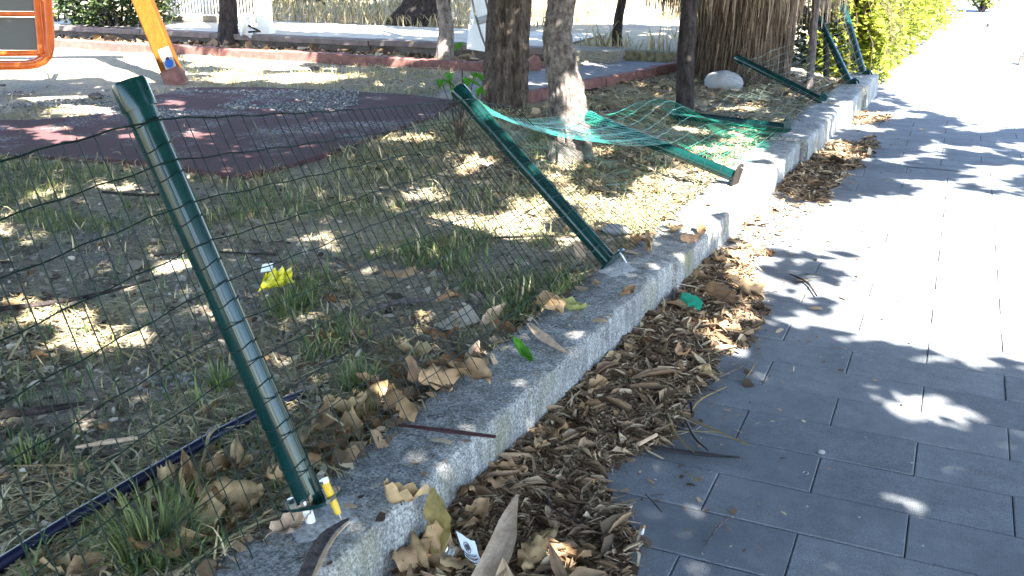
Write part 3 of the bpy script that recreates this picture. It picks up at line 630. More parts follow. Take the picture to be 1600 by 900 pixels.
for i in range(7):
    (b0, v0), (b1, v1) = AX[i], AX[i+1]
    sag, jit = SAG[i]; W = max(1.0, np.linalg.norm(b1-b0)); nu = int(W/.052); H_ = .985; hs = np.arange(.08, .99, .1)
    # the street side of the two axes
    def side(v):
        u = v/np.linalg.norm(v); s_ = np.array([1., 0, 0])-u*u[0]; return s_/np.linalg.norm(s_)*.039
    def P(uu, h):
        a = b0+v0/LP*h+side(v0); b_ = b1+v1/LP*h+side(v1); p = a*(1-uu)+b_*uu; e = 4*uu*(1-uu)
        p = p+np.array([0, 0, -sag*e*(.4+.6*h)])
        n1 = fbm(uu*5+i*7, h*3+2, 3, 2)-.5; n2 = fbm(uu*6+i*3+20, h*4+8, 6, 2)-.5
        p = p+np.array([n1*1.6, n2*.8, n2*.8])*jit*e**.5
        if i == 3: p = p+np.array([0, 0, .17*math.exp(-((uu-.45)/.3)**2-((h-.8)/.33)**2)])
        if i == 2: p = p+np.array([0, 0, .06*math.sin(uu*9)*h*h*e])
        if i >= 2 or p[2] < .19: p[2] = max(p[2], (gzs(p[0], p[1]) if p[0] < kx(p[1])-.27 else zk(p[0], p[1]))+.012)
        return p
    mb = MB(); rw = (.0018, .0017, .0014, .0014, .0013, .0013, .0013)[i]
    for k in range(nu+1):
        uu = (k+.15*math.sin(k*2.3))/nu; uu = min(max(uu, .0), 1.0)
        if k == 0 and i: continue
        mb.tube([P(uu, h) for h in np.linspace(.0, H_, 9)], rw, 4 if i < 2 else 3, False)
    for h in hs:
        mb.tube([P(k/nu, h+.0025*math.sin(k*1.7+h*30)) for k in range(nu+1)], rw*(1.25 if h > .97 else 1), 4 if i < 2 else 3, False)
    if i == 2:                                        # torn edge bunched from the second post over the fallen one
        dm = MB()
        for k in range(34):
            f = k/33; a_ = b0+v0/LP*(.97-.10*f)+side(v0); e_ = b1+v1/LP*(1.08-.62*f)+np.array([.004*math.sin(k), .006*math.cos(k*2), .045])
            pts_ = []
            for t_ in np.linspace(0, 1, 10):
                bow = 4*t_*(1-t_); p_ = a_*(1-t_)+e_*t_+np.array([-.10*bow*(1-f), .015*bow*math.sin(k*.9), -.11*bow*(.75-.25*f)+.004*math.sin(t_*12+k)]); p_[2] = max(p_[2], gzs(p_[0], p_[1])+.02); pts_.append(p_)
            dm.tube(pts_, .0013, 3, False)
        for q_ in np.linspace(.25, .95, 7):           # cross wires of the bunch
            pts_ = []
            for f in np.linspace(0, 1, 10):
                a_ = b0+v0/LP*.93+side(v0); e_ = b1+v1/LP*(1.08-.62*f)+np.array([0, 0, .045]); bow = 4*q_*(1-q_); p_ = a_*(1-q_)+e_*q_+np.array([-.10*bow*(1-f), 0, -.11*bow*(.75-.25*f)]); p_[2] = max(p_[2], gzs(p_[0], p_[1])+.02); pts_.append(p_)
            dm.tube(pts_, .0013, 3, False)
        build('wire_mesh', dm, MT['bright'], fence, False, label='torn sunlit bright green mesh bunched from the second post to the fallen post')
    build('wire_mesh', mb, (MT['wire'] if i < 3 else MT['bright'] if i == 3 else MT['dullwire']), fence, False, label='crushed sunlit bright green mesh lying over the fallen posts' if i == 3 else None)
#@@PROPS
# ------------------------------------------------------------------ play equipment and things at the back
def square_bar(name, a, b_, w_, m, parent, side=None, **kw):
    a = np.array(a, float); b_ = np.array(b_, float); u = (b_-a)/np.linalg.norm(b_-a); s1 = np.array(side if side is not None else _rt, float); s1 = s1-u*(s1@u); s1 /= np.linalg.norm(s1); s2 = np.cross(u, s1)
    h = w_/2; e = h*.85; oc = [(h, e), (e, h), (-e, h), (-h, e), (-h, -e), (-e, -h), (e, -h), (h, -e)]; v = []
    for p in (a, b_): v += [p+s1*x+s2*y for x, y in oc]
    return build(name, MB().add(v, [tuple(range(8))[::-1], tuple(range(8, 16))]+[(k, (k+1) % 8, 8+(k+1) % 8, 8+k) for k in range(8)]), m, parent, **kw), s1, s2, u
sw = thing('timber_swing', 'yellow stained timber swing leg with blue and white sticker on a red metal foot', 'swing')
ld = dep(274, 130, .13); f0 = atd(276, 130, ld); f1 = atd(223, 0, ld); uv = (f1-f0)/np.linalg.norm(f1-f0); topL = f0+uv*((2.35-f0[2])/uv[2]); fa = f0+uv*.11
leg, s1, s2, u = square_bar('leg', fa, topL, .185, MT['beam'], sw)
square_bar('foot', f0-uv*.1, f0+uv*.135, .205, MT['redkerb'], leg)
fcam = s2 if (s2 @ _fw) < 0 else -s2
def plate(name, c, hw, hh, m, off=.004):
    P_ = [c+s1*x*hw+u*y*hh+fcam*(.0925+off) for x, y in ((-1, -1), (1, -1), (1, 1), (-1, 1))]; Q = [p-fcam*.003 for p in P_]
    return build(name, MB().add(P_+Q, [(0, 1, 2, 3), (7, 6, 5, 4)]+[(k, 4+k, 4+(k+1) % 4, (k+1) % 4) for k in range(4)]), m, leg)
stc = f0+uv*.24+s1*.03*(1 if s1 @ _rt > 0 else -1); plate('sticker', stc, .058, .12, MT['grey_steel'])
plate('sticker_top', stc+uv*.055, .05, .05, MT['white'], .007); plate('sticker_mark', stc+uv*.0, .018, .018, MT['maroon'], .0075)
mb = MB(); cc = stc-uv*.055+fcam*(.0925+.0075); mb.add([cc+(s1*math.cos(a)+u*math.sin(a))*.045 for a in np.linspace(0, 6.283, 21)[:-1]], [tuple(range(20))]); build('sticker_disc', mb, MT['blue'], leg)
endL = topL+np.array([-3.6, -1.6, 0]); square_bar('top_beam', topL+np.array([.25, .11, 0]), endL, .185, MT['beam'], sw, (0, 0, 1))
square_bar('leg', (endL[0]-.55, endL[1]-.2, .0), endL, .185, MT['beam'], sw)
og = thing('swing_platform', 'orange tubular swing cage with grey perforated panels hanging at the edge of the playground', 'swing')
od = ld-1.1; A = lambda px, py, dz=0: atd(px, py, od+dz)
def otube(name, pts, r, m=MT['orange'], dz=0): build(name, MB().tube([A(x, y, dz) for x, y in pts], r, 12), m, og, True)
otube('outer_tube', [(-90, 102), (-60, 104), (40, 103), (56, 101), (68, 96), (76, 87), (79, 74), (78, 40), (75, 0), (72, -70)], .036)
otube('lower_rail', [(-90, 83), (-60, 84), (66, 83)], .026)
otube('side_rail', [(65, 84), (60, 30), (55, -30), (53, -70)], .032)
otube('cross_rail', [(-90, 21), (-60, 22), (57, 22)], .022)
otube('top_rail', [(-90, -70), (-60, -70), (70, -70)], .03)
otube('side_rail', [(-88, 84), (-88, -70)], .03)
otube('corner_brace', [(64, 84), (76, 92)], .02)
otube('outer_tube', [(-90, 99), (-60, 100), (40, 99), (56, 96), (66, 88), (70, 76), (69, 40), (66, 0), (64, -70)], .03, dz=.5)
def opanel(pts):
    a = [A(x, y, .02) for x, y in pts]; nrm = _fw*.012
    build('panel', MB().add(a+[p+nrm for p in a], [(0, 1, 2, 3), (7, 6, 5, 4)]+[(k, 4+k, 4+(k+1) % 4, (k+1) % 4) for k in range(4)]), MT['panel'], og)
opanel([(-86, 77), (62, 78), (57, 27), (-86, 26)]); opanel([(-86, 16), (55, 17), (52, -67), (-86, -67)])
for px in (-70, 50):
    a = A(px, -72); b_ = a.copy(); b_[2] = 2.3
    build('hanging_rod', MB().tube([a, b_], .012, 6), MT['grey_steel'], og, True)
# railing, pillar, sack, board
rl = thing('railing', 'white barred metal railing on the terrace behind the dark trunk', 'railing')
ra = at(262, 33, .36); rb = at(402, 34, .36)
for k in (0, 1): build('rail', MB().tube([ra+np.array([0, 0, .09+.85*k]), rb+np.array([0, 0, .09+.85*k])], .018, 8), MT['white'], rl, True)
bar = None
for k in range(28):
    p = ra+(rb-ra)*(k+.5)/28
    if bar is None: bar = build('bar', MB().tube([(0, 0, 0), (0, 0, .85)], .0095, 6), MT['white'], rl, True); o = bar
    else: o = bar.copy(); COL.objects.link(o)
    o.location = (*p[:2], p[2]+.09)
build('painted_shade_band', MB().box(-.05, np.linalg.norm(rb-ra)+.05, -.06, .06, 0, .075, Matrix.Translation(ra)@Matrix.Rotation(math.atan2(*(rb-ra)[[1, 0]]), 4, 'Z')), MT['panel'], rl)  # dark box standing in for the shade beneath the railing
pw = at(406, 52, .36); d0 = float(pix(pw[:1], pw[1:2], .36)[2][0]); hw = 9.5*d0/F_PX
m4 = Matrix.Translation(pw+np.array([0, .13, 0]))@Matrix.Rotation(YAW*.6, 4, 'Z')
pil = thing('gate_pillar', 'white painted square pillar at the right end of the railing', 'pillar')
build('shaft', MB().box(-hw, hw, -hw, hw, -.01, 1.25, m4), MT['white'], pil); build('cap_stone', MB().box(-hw-.03, hw+.03, -hw-.03, hw+.03, 1.251, 1.3, m4), MT['coping'], pil); build('plinth', MB().box(-hw-.015, hw+.015, -hw-.015, hw+.015, -.012, .09, m4), MT['white'], pil)
def lump(name, c, r, m, seed, amp=.25, flat_z=None, nu=18, nv=12, **kw):
    P_ = []
    for i in range(nv+1):
        th = math.pi*i/nv; row = []
        for j in range(nu):
            ph = 2*math.pi*j/nu; d = np.array([math.sin(th)*math.cos(ph), math.sin(th)*math.sin(ph), math.cos(th)])
            k = 1+amp*(float(fbm(d[0]*1.6+seed, d[1]*1.6+5, d[2]*1.6+3))-.5)*2; p = np.array(c)+d*np.array(r)*k
            if flat_z is not None: p[2] = max(p[2], flat_z)
            row.append(p)
        row.append(row[0]); P_.append(row)
    return build(name, MB().grid(P_), m, None, True, **kw)
sk = atd(383, 45, d0-.1)
lump('plastic_sack', (sk[0], sk[1], .47), (.10, .09, .15), MT['whiteplastic'], 4, .7, .2, 26, 18, label='crumpled white plastic sack slumped over the terrace edge beside the pillar', category='sack')
bb = MB().tube([atd(388, 40, d0-.2), atd(398, 45, d0-.2), atd(407, 49, d0-.2), atd(388, 50, d0-.2)], .014, 6); o = build('bent_bar', bb, MT['barkA'], None, True); o['label'] = 'bent brown bar lying at the foot of the white pillar'; o['category'] = 'bar'
af = thing('board_stand', 'white board with dark metal frame leaning behind the fibrous trunk', 'sign')
bd = dep(745, 86, .35); B = lambda px, py, dz=0: atd(px, py, bd+dz)
a = [B(729, 76), B(767, 82), B(763, -60, .25), B(742, -60, .25)]; build('panel', MB().add(a+[p+_fw*.015 for p in a], [(0, 1, 2, 3), (7, 6, 5, 4)]+[(k, 4+k, 4+(k+1) % 4, (k+1) % 4) for k in range(4)]), MT['white'], af)
for pts in ([(734, -20), (742, 22), (752, 55), (761, 78)], [(754, -20), (761, 10), (768, 36)]): build('frame_bar', MB().tube([B(x, y, -.06) for x, y in pts], .012, 8), MT['panel'], af, True)
build('cross_bar', MB().tube([B(747, 33, -.05), B(768, 27, -.05)], .04, 8), MT['grey_steel'], af, True)
bs = MB().tube([B(757, 78), B(760, -58, .5)], .012, 6); build('rear_strut', MB().tube([B(748, -58, .3), at(748, 62, .36)], .012, 6), MT['panel'], af, True)
rk = at(1127, 139, .13); lump('rock', (rk[0], rk[1]+.1, .17), (.19, .16, .13), MT['stone'], 9, .22, .1, 24, 14, label='pale rounded rock lying at the foot of the shaggy palm', category='rock')
lump('rock', (*at(1062, 100, .2)[:2], .22), (.07, .06, .08), MT['redkerb'], 14, .4, .1, label='small reddish stone at the end of the mossy wall', category='rock')
lump('rock', (*at(962, 362, .14)[:2], .15), (.07, .05, .03), MT['stone'], 21, .3, .1, label='flat pale stone in the sunny grass just beyond the second post base', category='rock')
lump('rock', (*at(836, 96, .3)[:2], .24), (.07, .06, .11), MT['redkerb'], 33, .4, .1, label='small upright reddish stone between the two large trunks at the red kerb end', category='rock')
for lab, px, py, rr_ in (('broken bark piece lying on gravel left of the near post top', 150, 152, .09), ('dark flat stone in front of the red kerb', 492, 108, .07)):
    lump('stone', (*at(px, py, .14)[:2], .15), (rr_, rr_*.6, rr_*.35), MT['stake'], px, .4, .1, 14, 8, label=lab, category='stone')
pt = at(1546, 42, 0); pp = thing('thin_post', 'thin grey post standing on the bright path near the top of the picture', 'post')
build('shaft', MB().tube([pt, pt+np.array([.12, 0, .5]), pt+np.array([.2, 0, 1.6])], .014, 8), MT['grey_steel'], pp, True); build('foot', MB().tube([pt, pt+np.array([0, 0, .06])], .06, 10), MT['panel'], pp, True)
ob = at(1598, 101, 0); mb = MB(); mb.box(-.05, .12, -.08, .08, 0, .10, Matrix.Translation(ob)); mb.box(-.02, .09, -.05, .05, .1, .17, Matrix.Translation(ob)); o = build('stone_block', mb, MT['wall'], None); o['label'] = 'small grey stepped block at the right edge of the far path'; o['category'] = 'block'
for (x0, y0, x1, y1) in ((1472, 79, 1522, 84), (1560, 95, 1600, 102)):
    a, b_ = at(x0, y0, .004), at(x1, y1, .004); build('dark_path_strip', MB().add([a, b_, b_+np.array([0, .05, 0]), a+np.array([0, .05, 0])], [(0, 1, 2, 3)]), MT['bed'], pave)  # thin flat dark strips laid on the far path
# ------------------------------------------------------------------ irrigation pipe
pts = [at(px, py, .152) for px, py in ((-60, 925), (0, 882), (120, 806), (230, 742), (330, 684), (405, 645), (450, 618), (500, 590))]; pts[-1][2] = .11; pts[-2][2] = .135
m_ = MB().tube(pts, .0175, 14); o = build('irrigation_pipe', m_, MT['pipe'], None, True); o['label'] = 'dark blue irrigation pipe lying on the ground beside the near post'; o['category'] = 'pipe'
# ------------------------------------------------------------------ loose ground cover
def surf(x, y):
    g = gz(x, y); k = kx(y); return np.where((x <= k) & (x > k-.27) & (y < 10.96), np.interp(y, KY, KZ)+.002, g)
def wedge(n, y0=.4, y1=10.2, pw=1.0, xa=1.5, xb=1.2):
    u = RNG.random(n); y = y0*(y1/y0)**u if pw == 1 else y0+(y1-y0)*u
    L_ = -xa*y-xb; Rr = kx(y)-.25; x = L_+(Rr-L_)*RNG.random(n); return x, y
def offmat(x, y):
    px, py, d = pix(x, y, .14); on = inpoly(px, py, RUB) & (d > .3); sand = inpoly(px, py, [(-300, 55), (262, 62), (285, 130), (200, 150), (-300, 160)]); slabm = (x > -4.35) & (x < -3.3) & (y > 7.9)
    return np.where(on, .05, np.where(sand | slabm, .06, 1.0))
CH = [(np.array([(-.5, -.16, 0), (-.15, -.2, .07), (.2, -.16, .05), (.5, -.05, -.03), (-.5, .12, .02), (-.15, .18, .1), (.2, .2, .04), (.5, .06, 0)]), np.array([(0, 1, 5, 4), (1, 2, 6, 5), (2, 3, 7, 6)])),
      (np.array([(-.5, -.3, .1), (0, -.35, -.02), (.5, -.2, .12), (-.45, .3, .0), (.05, .3, .12), (.5, .2, .2)]), np.array([(0, 1, 4, 3), (1, 2, 5, 4)])),
      (np.array([(-.5, -.05, 0), (0, -.06, .05), (.5, -.03, 0), (-.5, .05, .01), (0, .06, .055), (.5, .03, .01)]), np.array([(0, 1, 4, 3), (1, 2, 5, 4)]))]
def boat(w1, w2, dip, bend):
    v = []
    for i, (t, w_) in enumerate(((-.5, .02), (-.2, w1), (.15, w2), (.5, .025))):
        for j in (-1, 0, 1): v.append((t, j*w_+bend*t*t, (dip if j else 0)*(.3+w_*3)+.18*bend*t+.12*(.25-t*t)))
    f = [(i*3+j, i*3+j+1, i*3+j+4, i*3+j+3) for i in range(3) for j in range(2)]; return np.array(v), np.array(f)
LT = [boat(.16, .13, .22, .2), boat(.10, .08, .15, .5), boat(.24, .17, .3, -.2), boat(.06, .05, .1, -.7), boat(.20, .24, -.2, .1), boat(.05, .04, .05, .2)]
def lay(name, x, y, size, m, protos, lift=.004, tilt=.35, sv=.5, sx=None, **kw):
    n = len(x); M = rot_mats(RNG.random(n)*6.283, RNG.normal(0, tilt, n), RNG.random(n)*6.283); s_ = size*np.exp(RNG.normal(0, sv, n))
    z = surf(x, y)+lift+np.abs(RNG.normal(0, lift, n)); S3 = np.stack([s_, s_ if sx is None else s_*sx, s_], -1)
    return scatter(name, protos, np.stack([x, y, z], -1), M, S3, m, None, **kw)
x, y = wedge(64000); k = RNG.random(len(x)) < offmat(x, y)*(.35+.65*(fbm(x*2, y*2, 2) > .42)); lay('ground_debris', x[k], y[k], .021, MT['chips'], CH, .005, .4, kind='stuff')
x, y = wedge(52000); k = RNG.random(len(x)) < offmat(x, y)*(fbm(x*1.7+4, y*1.7, 7) > .47)
ST = [(np.array([(-.5, -.02, 0), (-.15, -.022, .05), (.2, -.02, .04), (.5, -.008, 0), (-.5, .02, 0), (-.15, .022, .05), (.2, .02, .04), (.5, .008, 0)]), np.array([(0, 1, 5, 4), (1, 2, 6, 5), (2, 3, 7, 6)])),
      (np.array([(-.5, -.02, 0), (-.15, .06, .02), (.2, .05, .04), (.5, -.06, .0), (-.5, .02, 0), (-.15, .10, .02), (.2, .09, .04), (.5, -.045, 0)]), np.array([(0, 1, 5, 4), (1, 2, 6, 5), (2, 3, 7, 6)]))]
lay('dry_straw', x[k], y[k], .075, MT['straw'], ST, .008, .22, .4, kind='stuff')
PB = [(np.array([(-.5, -.4, -.2), (.45, -.5, -.2), (.5, .42, -.2), (-.42, .5, -.2), (-.3, -.25, .28), (.28, -.3, .22), (.3, .25, .3), (-.25, .3, .2)]), np.array([(4, 5, 6, 7), (0, 1, 5, 4), (1, 2, 6, 5), (2, 3, 7, 6), (3, 0, 4, 7)])),
      (np.array([(-.6, -.2, -.15), (.3, -.45, -.15), (.6, .2, -.15), (-.2, .4, -.15), (-.35, -.1, .2), (.2, -.2, .25), (.35, .1, .18), (-.1, .22, .24)]), np.array([(4, 5, 6, 7), (0, 1, 5, 4), (1, 2, 6, 5), (2, 3, 7, 6), (3, 0, 4, 7)]))]
x, y = wedge(30000); k = RNG.random(len(x)) < np.maximum(offmat(x, y), .16)*(fbm(x*1.1, y*1.1, 1) > .5); lay('gravel', x[k], y[k], .0125, MT['pebble'], PB, .002, .5, .4, kind='stuff')
# debris on the ground further off, between the trees and the far kerb
def farpatch(n, x0, x1, y0, y1, thr, f): 
    x = RNG.uniform(x0, x1, n); y = RNG.uniform(y0, y1, n); k = (x < kx(y)-.26) & (fbm(x*f, y*f, 6) > thr) & (RNG.random(n) < offmat(x, y)); return x[k], y[k]
x, y = farpatch(17000, -3.7, -.95, 5.2, 11.4, .40, 1.6); lay('ground_debris', x, y, .034, MT['litter'], CH, .006, .45, kind='stuff')
x, y = farpatch(15000, -3.7, -.95, 4.6, 11.2, .42, 1.9); lay('dry_straw', x, y, .10, MT['straw'], ST, .010, .3, .4, kind='stuff')
x, y = farpatch(20000, -7.5, -2.0, 4.2, 9.9, .45, 1.2); lay('dry_straw', x, y, .09, MT['straw'], ST, .012, .35, .4, kind='stuff')
# gravel band beside the rubber
nb = 18000; px = RNG.uniform(-60, 600, nb); py = RNG.uniform(132, 186, nb); gp = np.array([at(a, b_, .15) for a, b_ in zip(px, py)]); k = (fbm(gp[:, 0]*1.1, gp[:, 1]*1.6, 4) > .5) & (px < 560) & (py > 141+.02*px*0)
n = int(k.sum()); scatter('gravel', PB, gp[k]+np.array([0, 0, .004]), rot_mats(RNG.random(n)*6.3, RNG.normal(0, .5, n), RNG.random(n)*6.3), .014*np.exp(RNG.normal(0, .35, n)), MT['pebble'], kind='stuff')
# grass
def blade_protos():
    out = []
    for b_, w_ in ((.25, .05), (.55, .045), (.9, .04)):
        v = []
        for i in range(4):
            t = i/3; ww = w_*(1-t*.85); z = math.sin(t*1.5)*(1-.25*b_*t); xx = b_*t*t; v += [(xx, -ww, z), (xx, ww, z)]
        out.append((np.array(v), np.array([(0, 1, 3, 2), (2, 3, 5, 4), (4, 5, 7, 6)])))
    return out
BL = blade_protos()
GREEN = [[(430, 470), (520, 405), (640, 380), (740, 350), (900, 372), (935, 430), (880, 492), (780, 520), (640, 560), (480, 570)]]
MIDG = [[(790, 235), (900, 215), (1150, 250), (1080, 330), (990, 372), (900, 350), (800, 330)], [(-100, 250), (0, 246), (370, 278), (560, 230), (720, 168), (790, 240), (800, 330), (560, 340), (200, 350), (-100, 390)], [(280, 92), (700, 104), (700, 150), (560, 140), (300, 134)]]
def gprob(x, y):
    px, py, d = pix(x, y, .14); p = np.full(x.shape, .035); ok = d > .3
    for q in MIDG: p = np.where(ok & inpoly(px, py, q), .42, p)
    for q in GREEN: p = np.where(ok & inpoly(px, py, q), 1.0, p)
    c = fbm(x*2.3+8, y*2.3+1, 5); p = p*np.clip((c-.34)*7, 0, 1)
    return p*(offmat(x, y) > .5)
x, y = wedge(230000, 1.0, 10.3); k = RNG.random(len(x)) < gprob(x, y); x, y = x[k], y[k]; n = len(x)
M = rot_mats(RNG.random(n)*6.283, RNG.normal(0, .35, n), RNG.random(n)*6.283); s_ = .046*np.exp(RNG.normal(0, .32, n))*(1+.03*y)
yel = np.clip(.15+.16*(y-2.6), .1, 1); rn = np.clip(RNG.random(n)*.6+yel*.45, 0, 1)
dry = RNG.random(n) < np.where(y > 4.4, .55, .2)
scatter('grass', BL, np.stack([x, y, surf(x, y)], -1)[~dry], M[~dry], s_[~dry], MT['grass'], rnd=rn[~dry], kind='stuff')
scatter('dry_grass', BL, np.stack([x, y, surf(x, y)], -1)[dry], M[dry], s_[dry], MT['straw'], kind='stuff')
# tall dry grass behind the terrace and the mossy wall
n = 16000; x = RNG.uniform(-13.5, -2.6, n); y = 11.4+8*RNG.random(n)**1.3; c = fbm(x*.8, y*.8, 2); k = ((y > 12.7+.4*(c-.5)) | (x > -4.3)) & (c > .43); x, y = x[k], y[k]; n = len(x)
M = rot_mats(RNG.random(n)*6.283, RNG.normal(0, .3, n), RNG.random(n)*6.283); scatter('dry_grass', BL, np.stack([x, y, gz(x, y)], -1), M, .15*np.exp(RNG.normal(0, .35, n)), MT['straw'], kind='stuff')
n = 5000; x = RNG.uniform(-13, -3.9, n); y = RNG.uniform(10.17, 10.7, n); lay('ground_debris', x, y, .06, MT['litter'], CH, .01, .6, kind='stuff')
# green tufts one can tell apart
def tuft(label, px, py, n, h, spread, gname=None):
    p = at(px, py, .14); a = RNG.random(n)*6.283; r = spread*np.sqrt(RNG.random(n)); x = p[0]+np.cos(a)*r; y = p[1]+np.sin(a)*r
    M = rot_mats(a+RNG.normal(0, .5, n), np.abs(RNG.normal(.15, .25, n)), a+1.57); s_ = h*RNG.uniform(.5, 1.2, n); S3 = np.stack([s_, np.full(n, .055), s_], -1)
    scatter('grass_tuft', BL, np.stack([x, y, surf(x, y)], -1), M, S3, MT['grass'], None, np.clip(RNG.normal(.55, .2, n), 0, 1), label=label, category='grass tuft')
tuft('large green grass tuft growing beside the blue pipe at the near left', 245, 862, 300, .17, .085)
tuft('small green grass tuft just left of the near post base', 345, 598, 90, .09, .04); tuft('green tuft in the bare ground above the pipe', 45, 715, 80, .08, .05)
tuft('grass tuft at the inner kerb edge below the big curled leaves', 560, 600, 120, .11, .06); tuft('grass tuft growing by the yellow film', 450, 480, 160, .09, .10)
tuft('sunlit yellow grass tuft against the crooked trunk foot', 850, 215, 140, .14, .12)
# ------------------------------------------------------------------ litter swept against the kerb
PILE = [[(585, 940), (640, 860), (720, 780), (800, 713), (903, 607), (1000, 507), (1060, 447), (1117, 400), (1165, 384), (1192, 398), (1172, 430), (1190, 470), (1180, 520), (1140, 556), (1112, 600), (1086, 650), (1040, 700), (990, 722), (935, 745), (958, 790), (975, 850), (985, 940)],
        [(1222, 290), (1265, 250), (1300, 222), (1335, 225), (1368, 212), (1374, 228), (1340, 262), (1302, 300), (1282, 318), (1245, 312)], [(1330, 187), (1345, 178), (1400, 166), (1412, 178), (1378, 192), (1336, 198)]]
def in_pile(x, y, z=.0, grow=0):
    nx_ = fbm(x*7, y*7, 3)-.5; px, py, d = pix(x+nx_*.16, y+nx_*.12, z); o = np.zeros(x.shape, bool)
    for q in PILE: o |= inpoly(px, py, q)
    return o & (d > .3)
def pile_h(x, y): d = np.clip(x-kx(y), 0, 1); return .028*np.exp(-d/.15)
n = 150000; y = .9*(9.6/.9)**RNG.random(n); x = kx(y)+RNG.random(n)*.95; k = in_pile(x, y) & (RNG.random(n) < .35+.65*np.exp(-(x-kx(y))/.3)); x, y = x[k][:46000], y[k][:46000]; n = len(x)
M = rot_mats(RNG.random(n)*6.283, RNG.normal(0, .5, n), RNG.random(n)*6.283); s_ = .0165*np.exp(RNG.normal(0, .6, n)); z = .004+pile_h(x, y)*RNG.random(n)**.6+.004*RNG.random(n)
scatter('leaf_litter', LT+CH[:1], np.stack([x, y, z], -1), M, np.stack([s_*1.5, s_*RNG.uniform(.7, 1.4, n), s_*1.2], -1), MT['litter'], kind='stuff')
n = 16000; y = .9*(9.6/.9)**RNG.random(n); x = kx(y)+RNG.random(n)*.95; k = in_pile(x, y); x, y = x[k], y[k]; n = len(x)
M = rot_mats(RNG.random(n)*6.283, RNG.normal(0, .25, n), RNG.random(n)*6.283); scatter('leaf_litter', ST, np.stack([x, y, .006+pile_h(x, y)], -1), M, .07*np.exp(RNG.normal(0, .45, n)), MT['litter'], kind='stuff')
# thinly strewn bits on the paving
n = 1700; y = 1.2*(9/1.2)**RNG.random(n); x = kx(y)+np.abs(RNG.normal(0, .38, n)); lay('leaf_litter', x, y, .014, MT['litter'], CH, .002, .2, .6, kind='stuff')
n = 900; y = RNG.uniform(5.0, 7.0, n); x = kx(y)+np.abs(RNG.normal(.02, .16, n)); lay('leaf_litter', x, y, .024, MT['litter'], CH, .003, .3, .5, kind='stuff')
n = 1300; y = .9*(8/.9)**RNG.random(n); x = kx(y)-.30+RNG.normal(.0, .04, n); lay('leaf_litter', x, y, .03, MT['litter'], CH, .004, .4, .5, kind='stuff')
n = 500; y = 1.2*(7/1.2)**RNG.random(n); x = kx(y)-.27*RNG.random(n); lay('leaf_litter', x, y, .010, MT['litter'], CH, .001, .2, .6, kind='stuff')
# ------------------------------------------------------------------ single fallen leaves
def leaf_mesh(seed, wl=.7, crumple=1.0, nu=7, nv=5, lob=.0, stem=True):
    rr = random.Random(seed); P_ = []; fold = rr.uniform(.2, .95)*crumple*rr.choice((1, 1, -1)); curl = rr.uniform(-.4, 1.6)*crumple; tw = rr.uniform(-1, 1)*crumple; ph = rr.uniform(0, 6)
    for i in range(nu):
        t = i/(nu-1); w_ = wl*(math.sin(math.pi*min(1, .06+t*.92))**.75)*(1-.22*t)+.015; w_ *= 1+lob*math.sin(t*17+ph)
        row = []
        for j in range(nv):
            s_ = (j/(nv-1)-.5)*2; edge = 1+.14*math.sin(i*2.3+j*1.7+ph)*abs(s_)
            yv = s_*w_*.5*math.cos(fold*abs(s_))*edge; zv = abs(s_)**1.3*w_*.5*math.sin(fold)+curl*(t-.5)**2*.6+tw*s_*w_*(t-.5)*.6+crumple*.05*abs(s_)**2*math.sin(i*2.1+(3 if s_ > 0 else 0)+ph)+crumple*.10*(float(fbm(t*4+seed*3.1, s_*2+seed, 3, 2))-.5)*2.4
            row.append((t-.5+rr.uniform(-.012, .012), yv, zv))
        P_.append(row)
    m = MB().grid(P_)
    if stem: b_ = np.array(P_[0][nv//2]); m.strip([b_+np.array([.06, 0, .004]), b_+np.array([-.1, .02, .0]), b_+np.array([-.24, .05*rr.uniform(-1, 1), -.01])], [.022, .018, .014], (0, 1, 0))
    me = bpy.data.meshes.new('dry_leaf'); me.from_pydata(m.v, [], m.f); me.polygons.foreach_set('use_smooth', np.ones(len(me.polygons), bool)); return me
LV = [leaf_mesh(s, random.uniform(.5, .85), random.uniform(.6, 1.2), 8, 5, .08) for s in range(14)]; LW = [leaf_mesh(s+50, random.uniform(.6, .95), random.uniform(.9, 1.5), 10, 7, .06) for s in range(12)]
for me in LW: me.materials.append(MT['dry'])
for me in LV: me.materials.append(MT['dry'])
def low(me, Rm, sc): return min((Rm@(v.co*sc)).z for v in me.vertices)
def put(name, me, px, py, L, label, cat, group=None, yaw=None, tilt=0, tdir=0, on=None, m=None, lift=0, z=None):
    zz = .14 if on == 'soil' else (.172 if on == 'kerb' else .0)
    p = at(px, py, zz) if z is None else at(px, py, z)
    return put_xy(name, me, p[0], p[1], L, label, cat, group, yaw, tilt, tdir, m, lift)
def put_xy(name, me, x, y, L, label, cat, group=None, yaw=None, tilt=0, tdir=0, m=None, lift=0):
    o = bpy.data.objects.new(name, me); COL.objects.link(o)
    if m is not None:
        o.data = me = me.copy(); me.materials.clear(); me.materials.append(m)
    yaw = random.uniform(0, 6.283) if yaw is None else yaw; Rm = (Matrix.Rotation(tilt, 3, Vector((math.cos(tdir), math.sin(tdir), 0)))@Matrix.Rotation(yaw, 3, 'Z'))
    g = float(surf(np.array(x), np.array(y))); g = g+(float(pile_h(np.array(x), np.array(y)))*.8 if x > kx(y) and bool(in_pile(np.array([x]), np.array([y]))[0]) else 0)
    o.rotation_euler = Rm.to_euler(); o.scale = (L, L, L); lo = low(me, Rm, L); o.location = (x, y, g-lo+lift-.003)
    o['label'] = label; o['category'] = cat
    if group: o['group'] = group
    return o
G1 = ('large dry brown leaf curled along the inner edge of the kerb under the mesh', 'leaf', 'dry leaves along the inner kerb edge')
G2 = ('dry brown leaf in the drift of litter against the kerb face', 'leaf', 'dry leaves in the litter against the kerb')
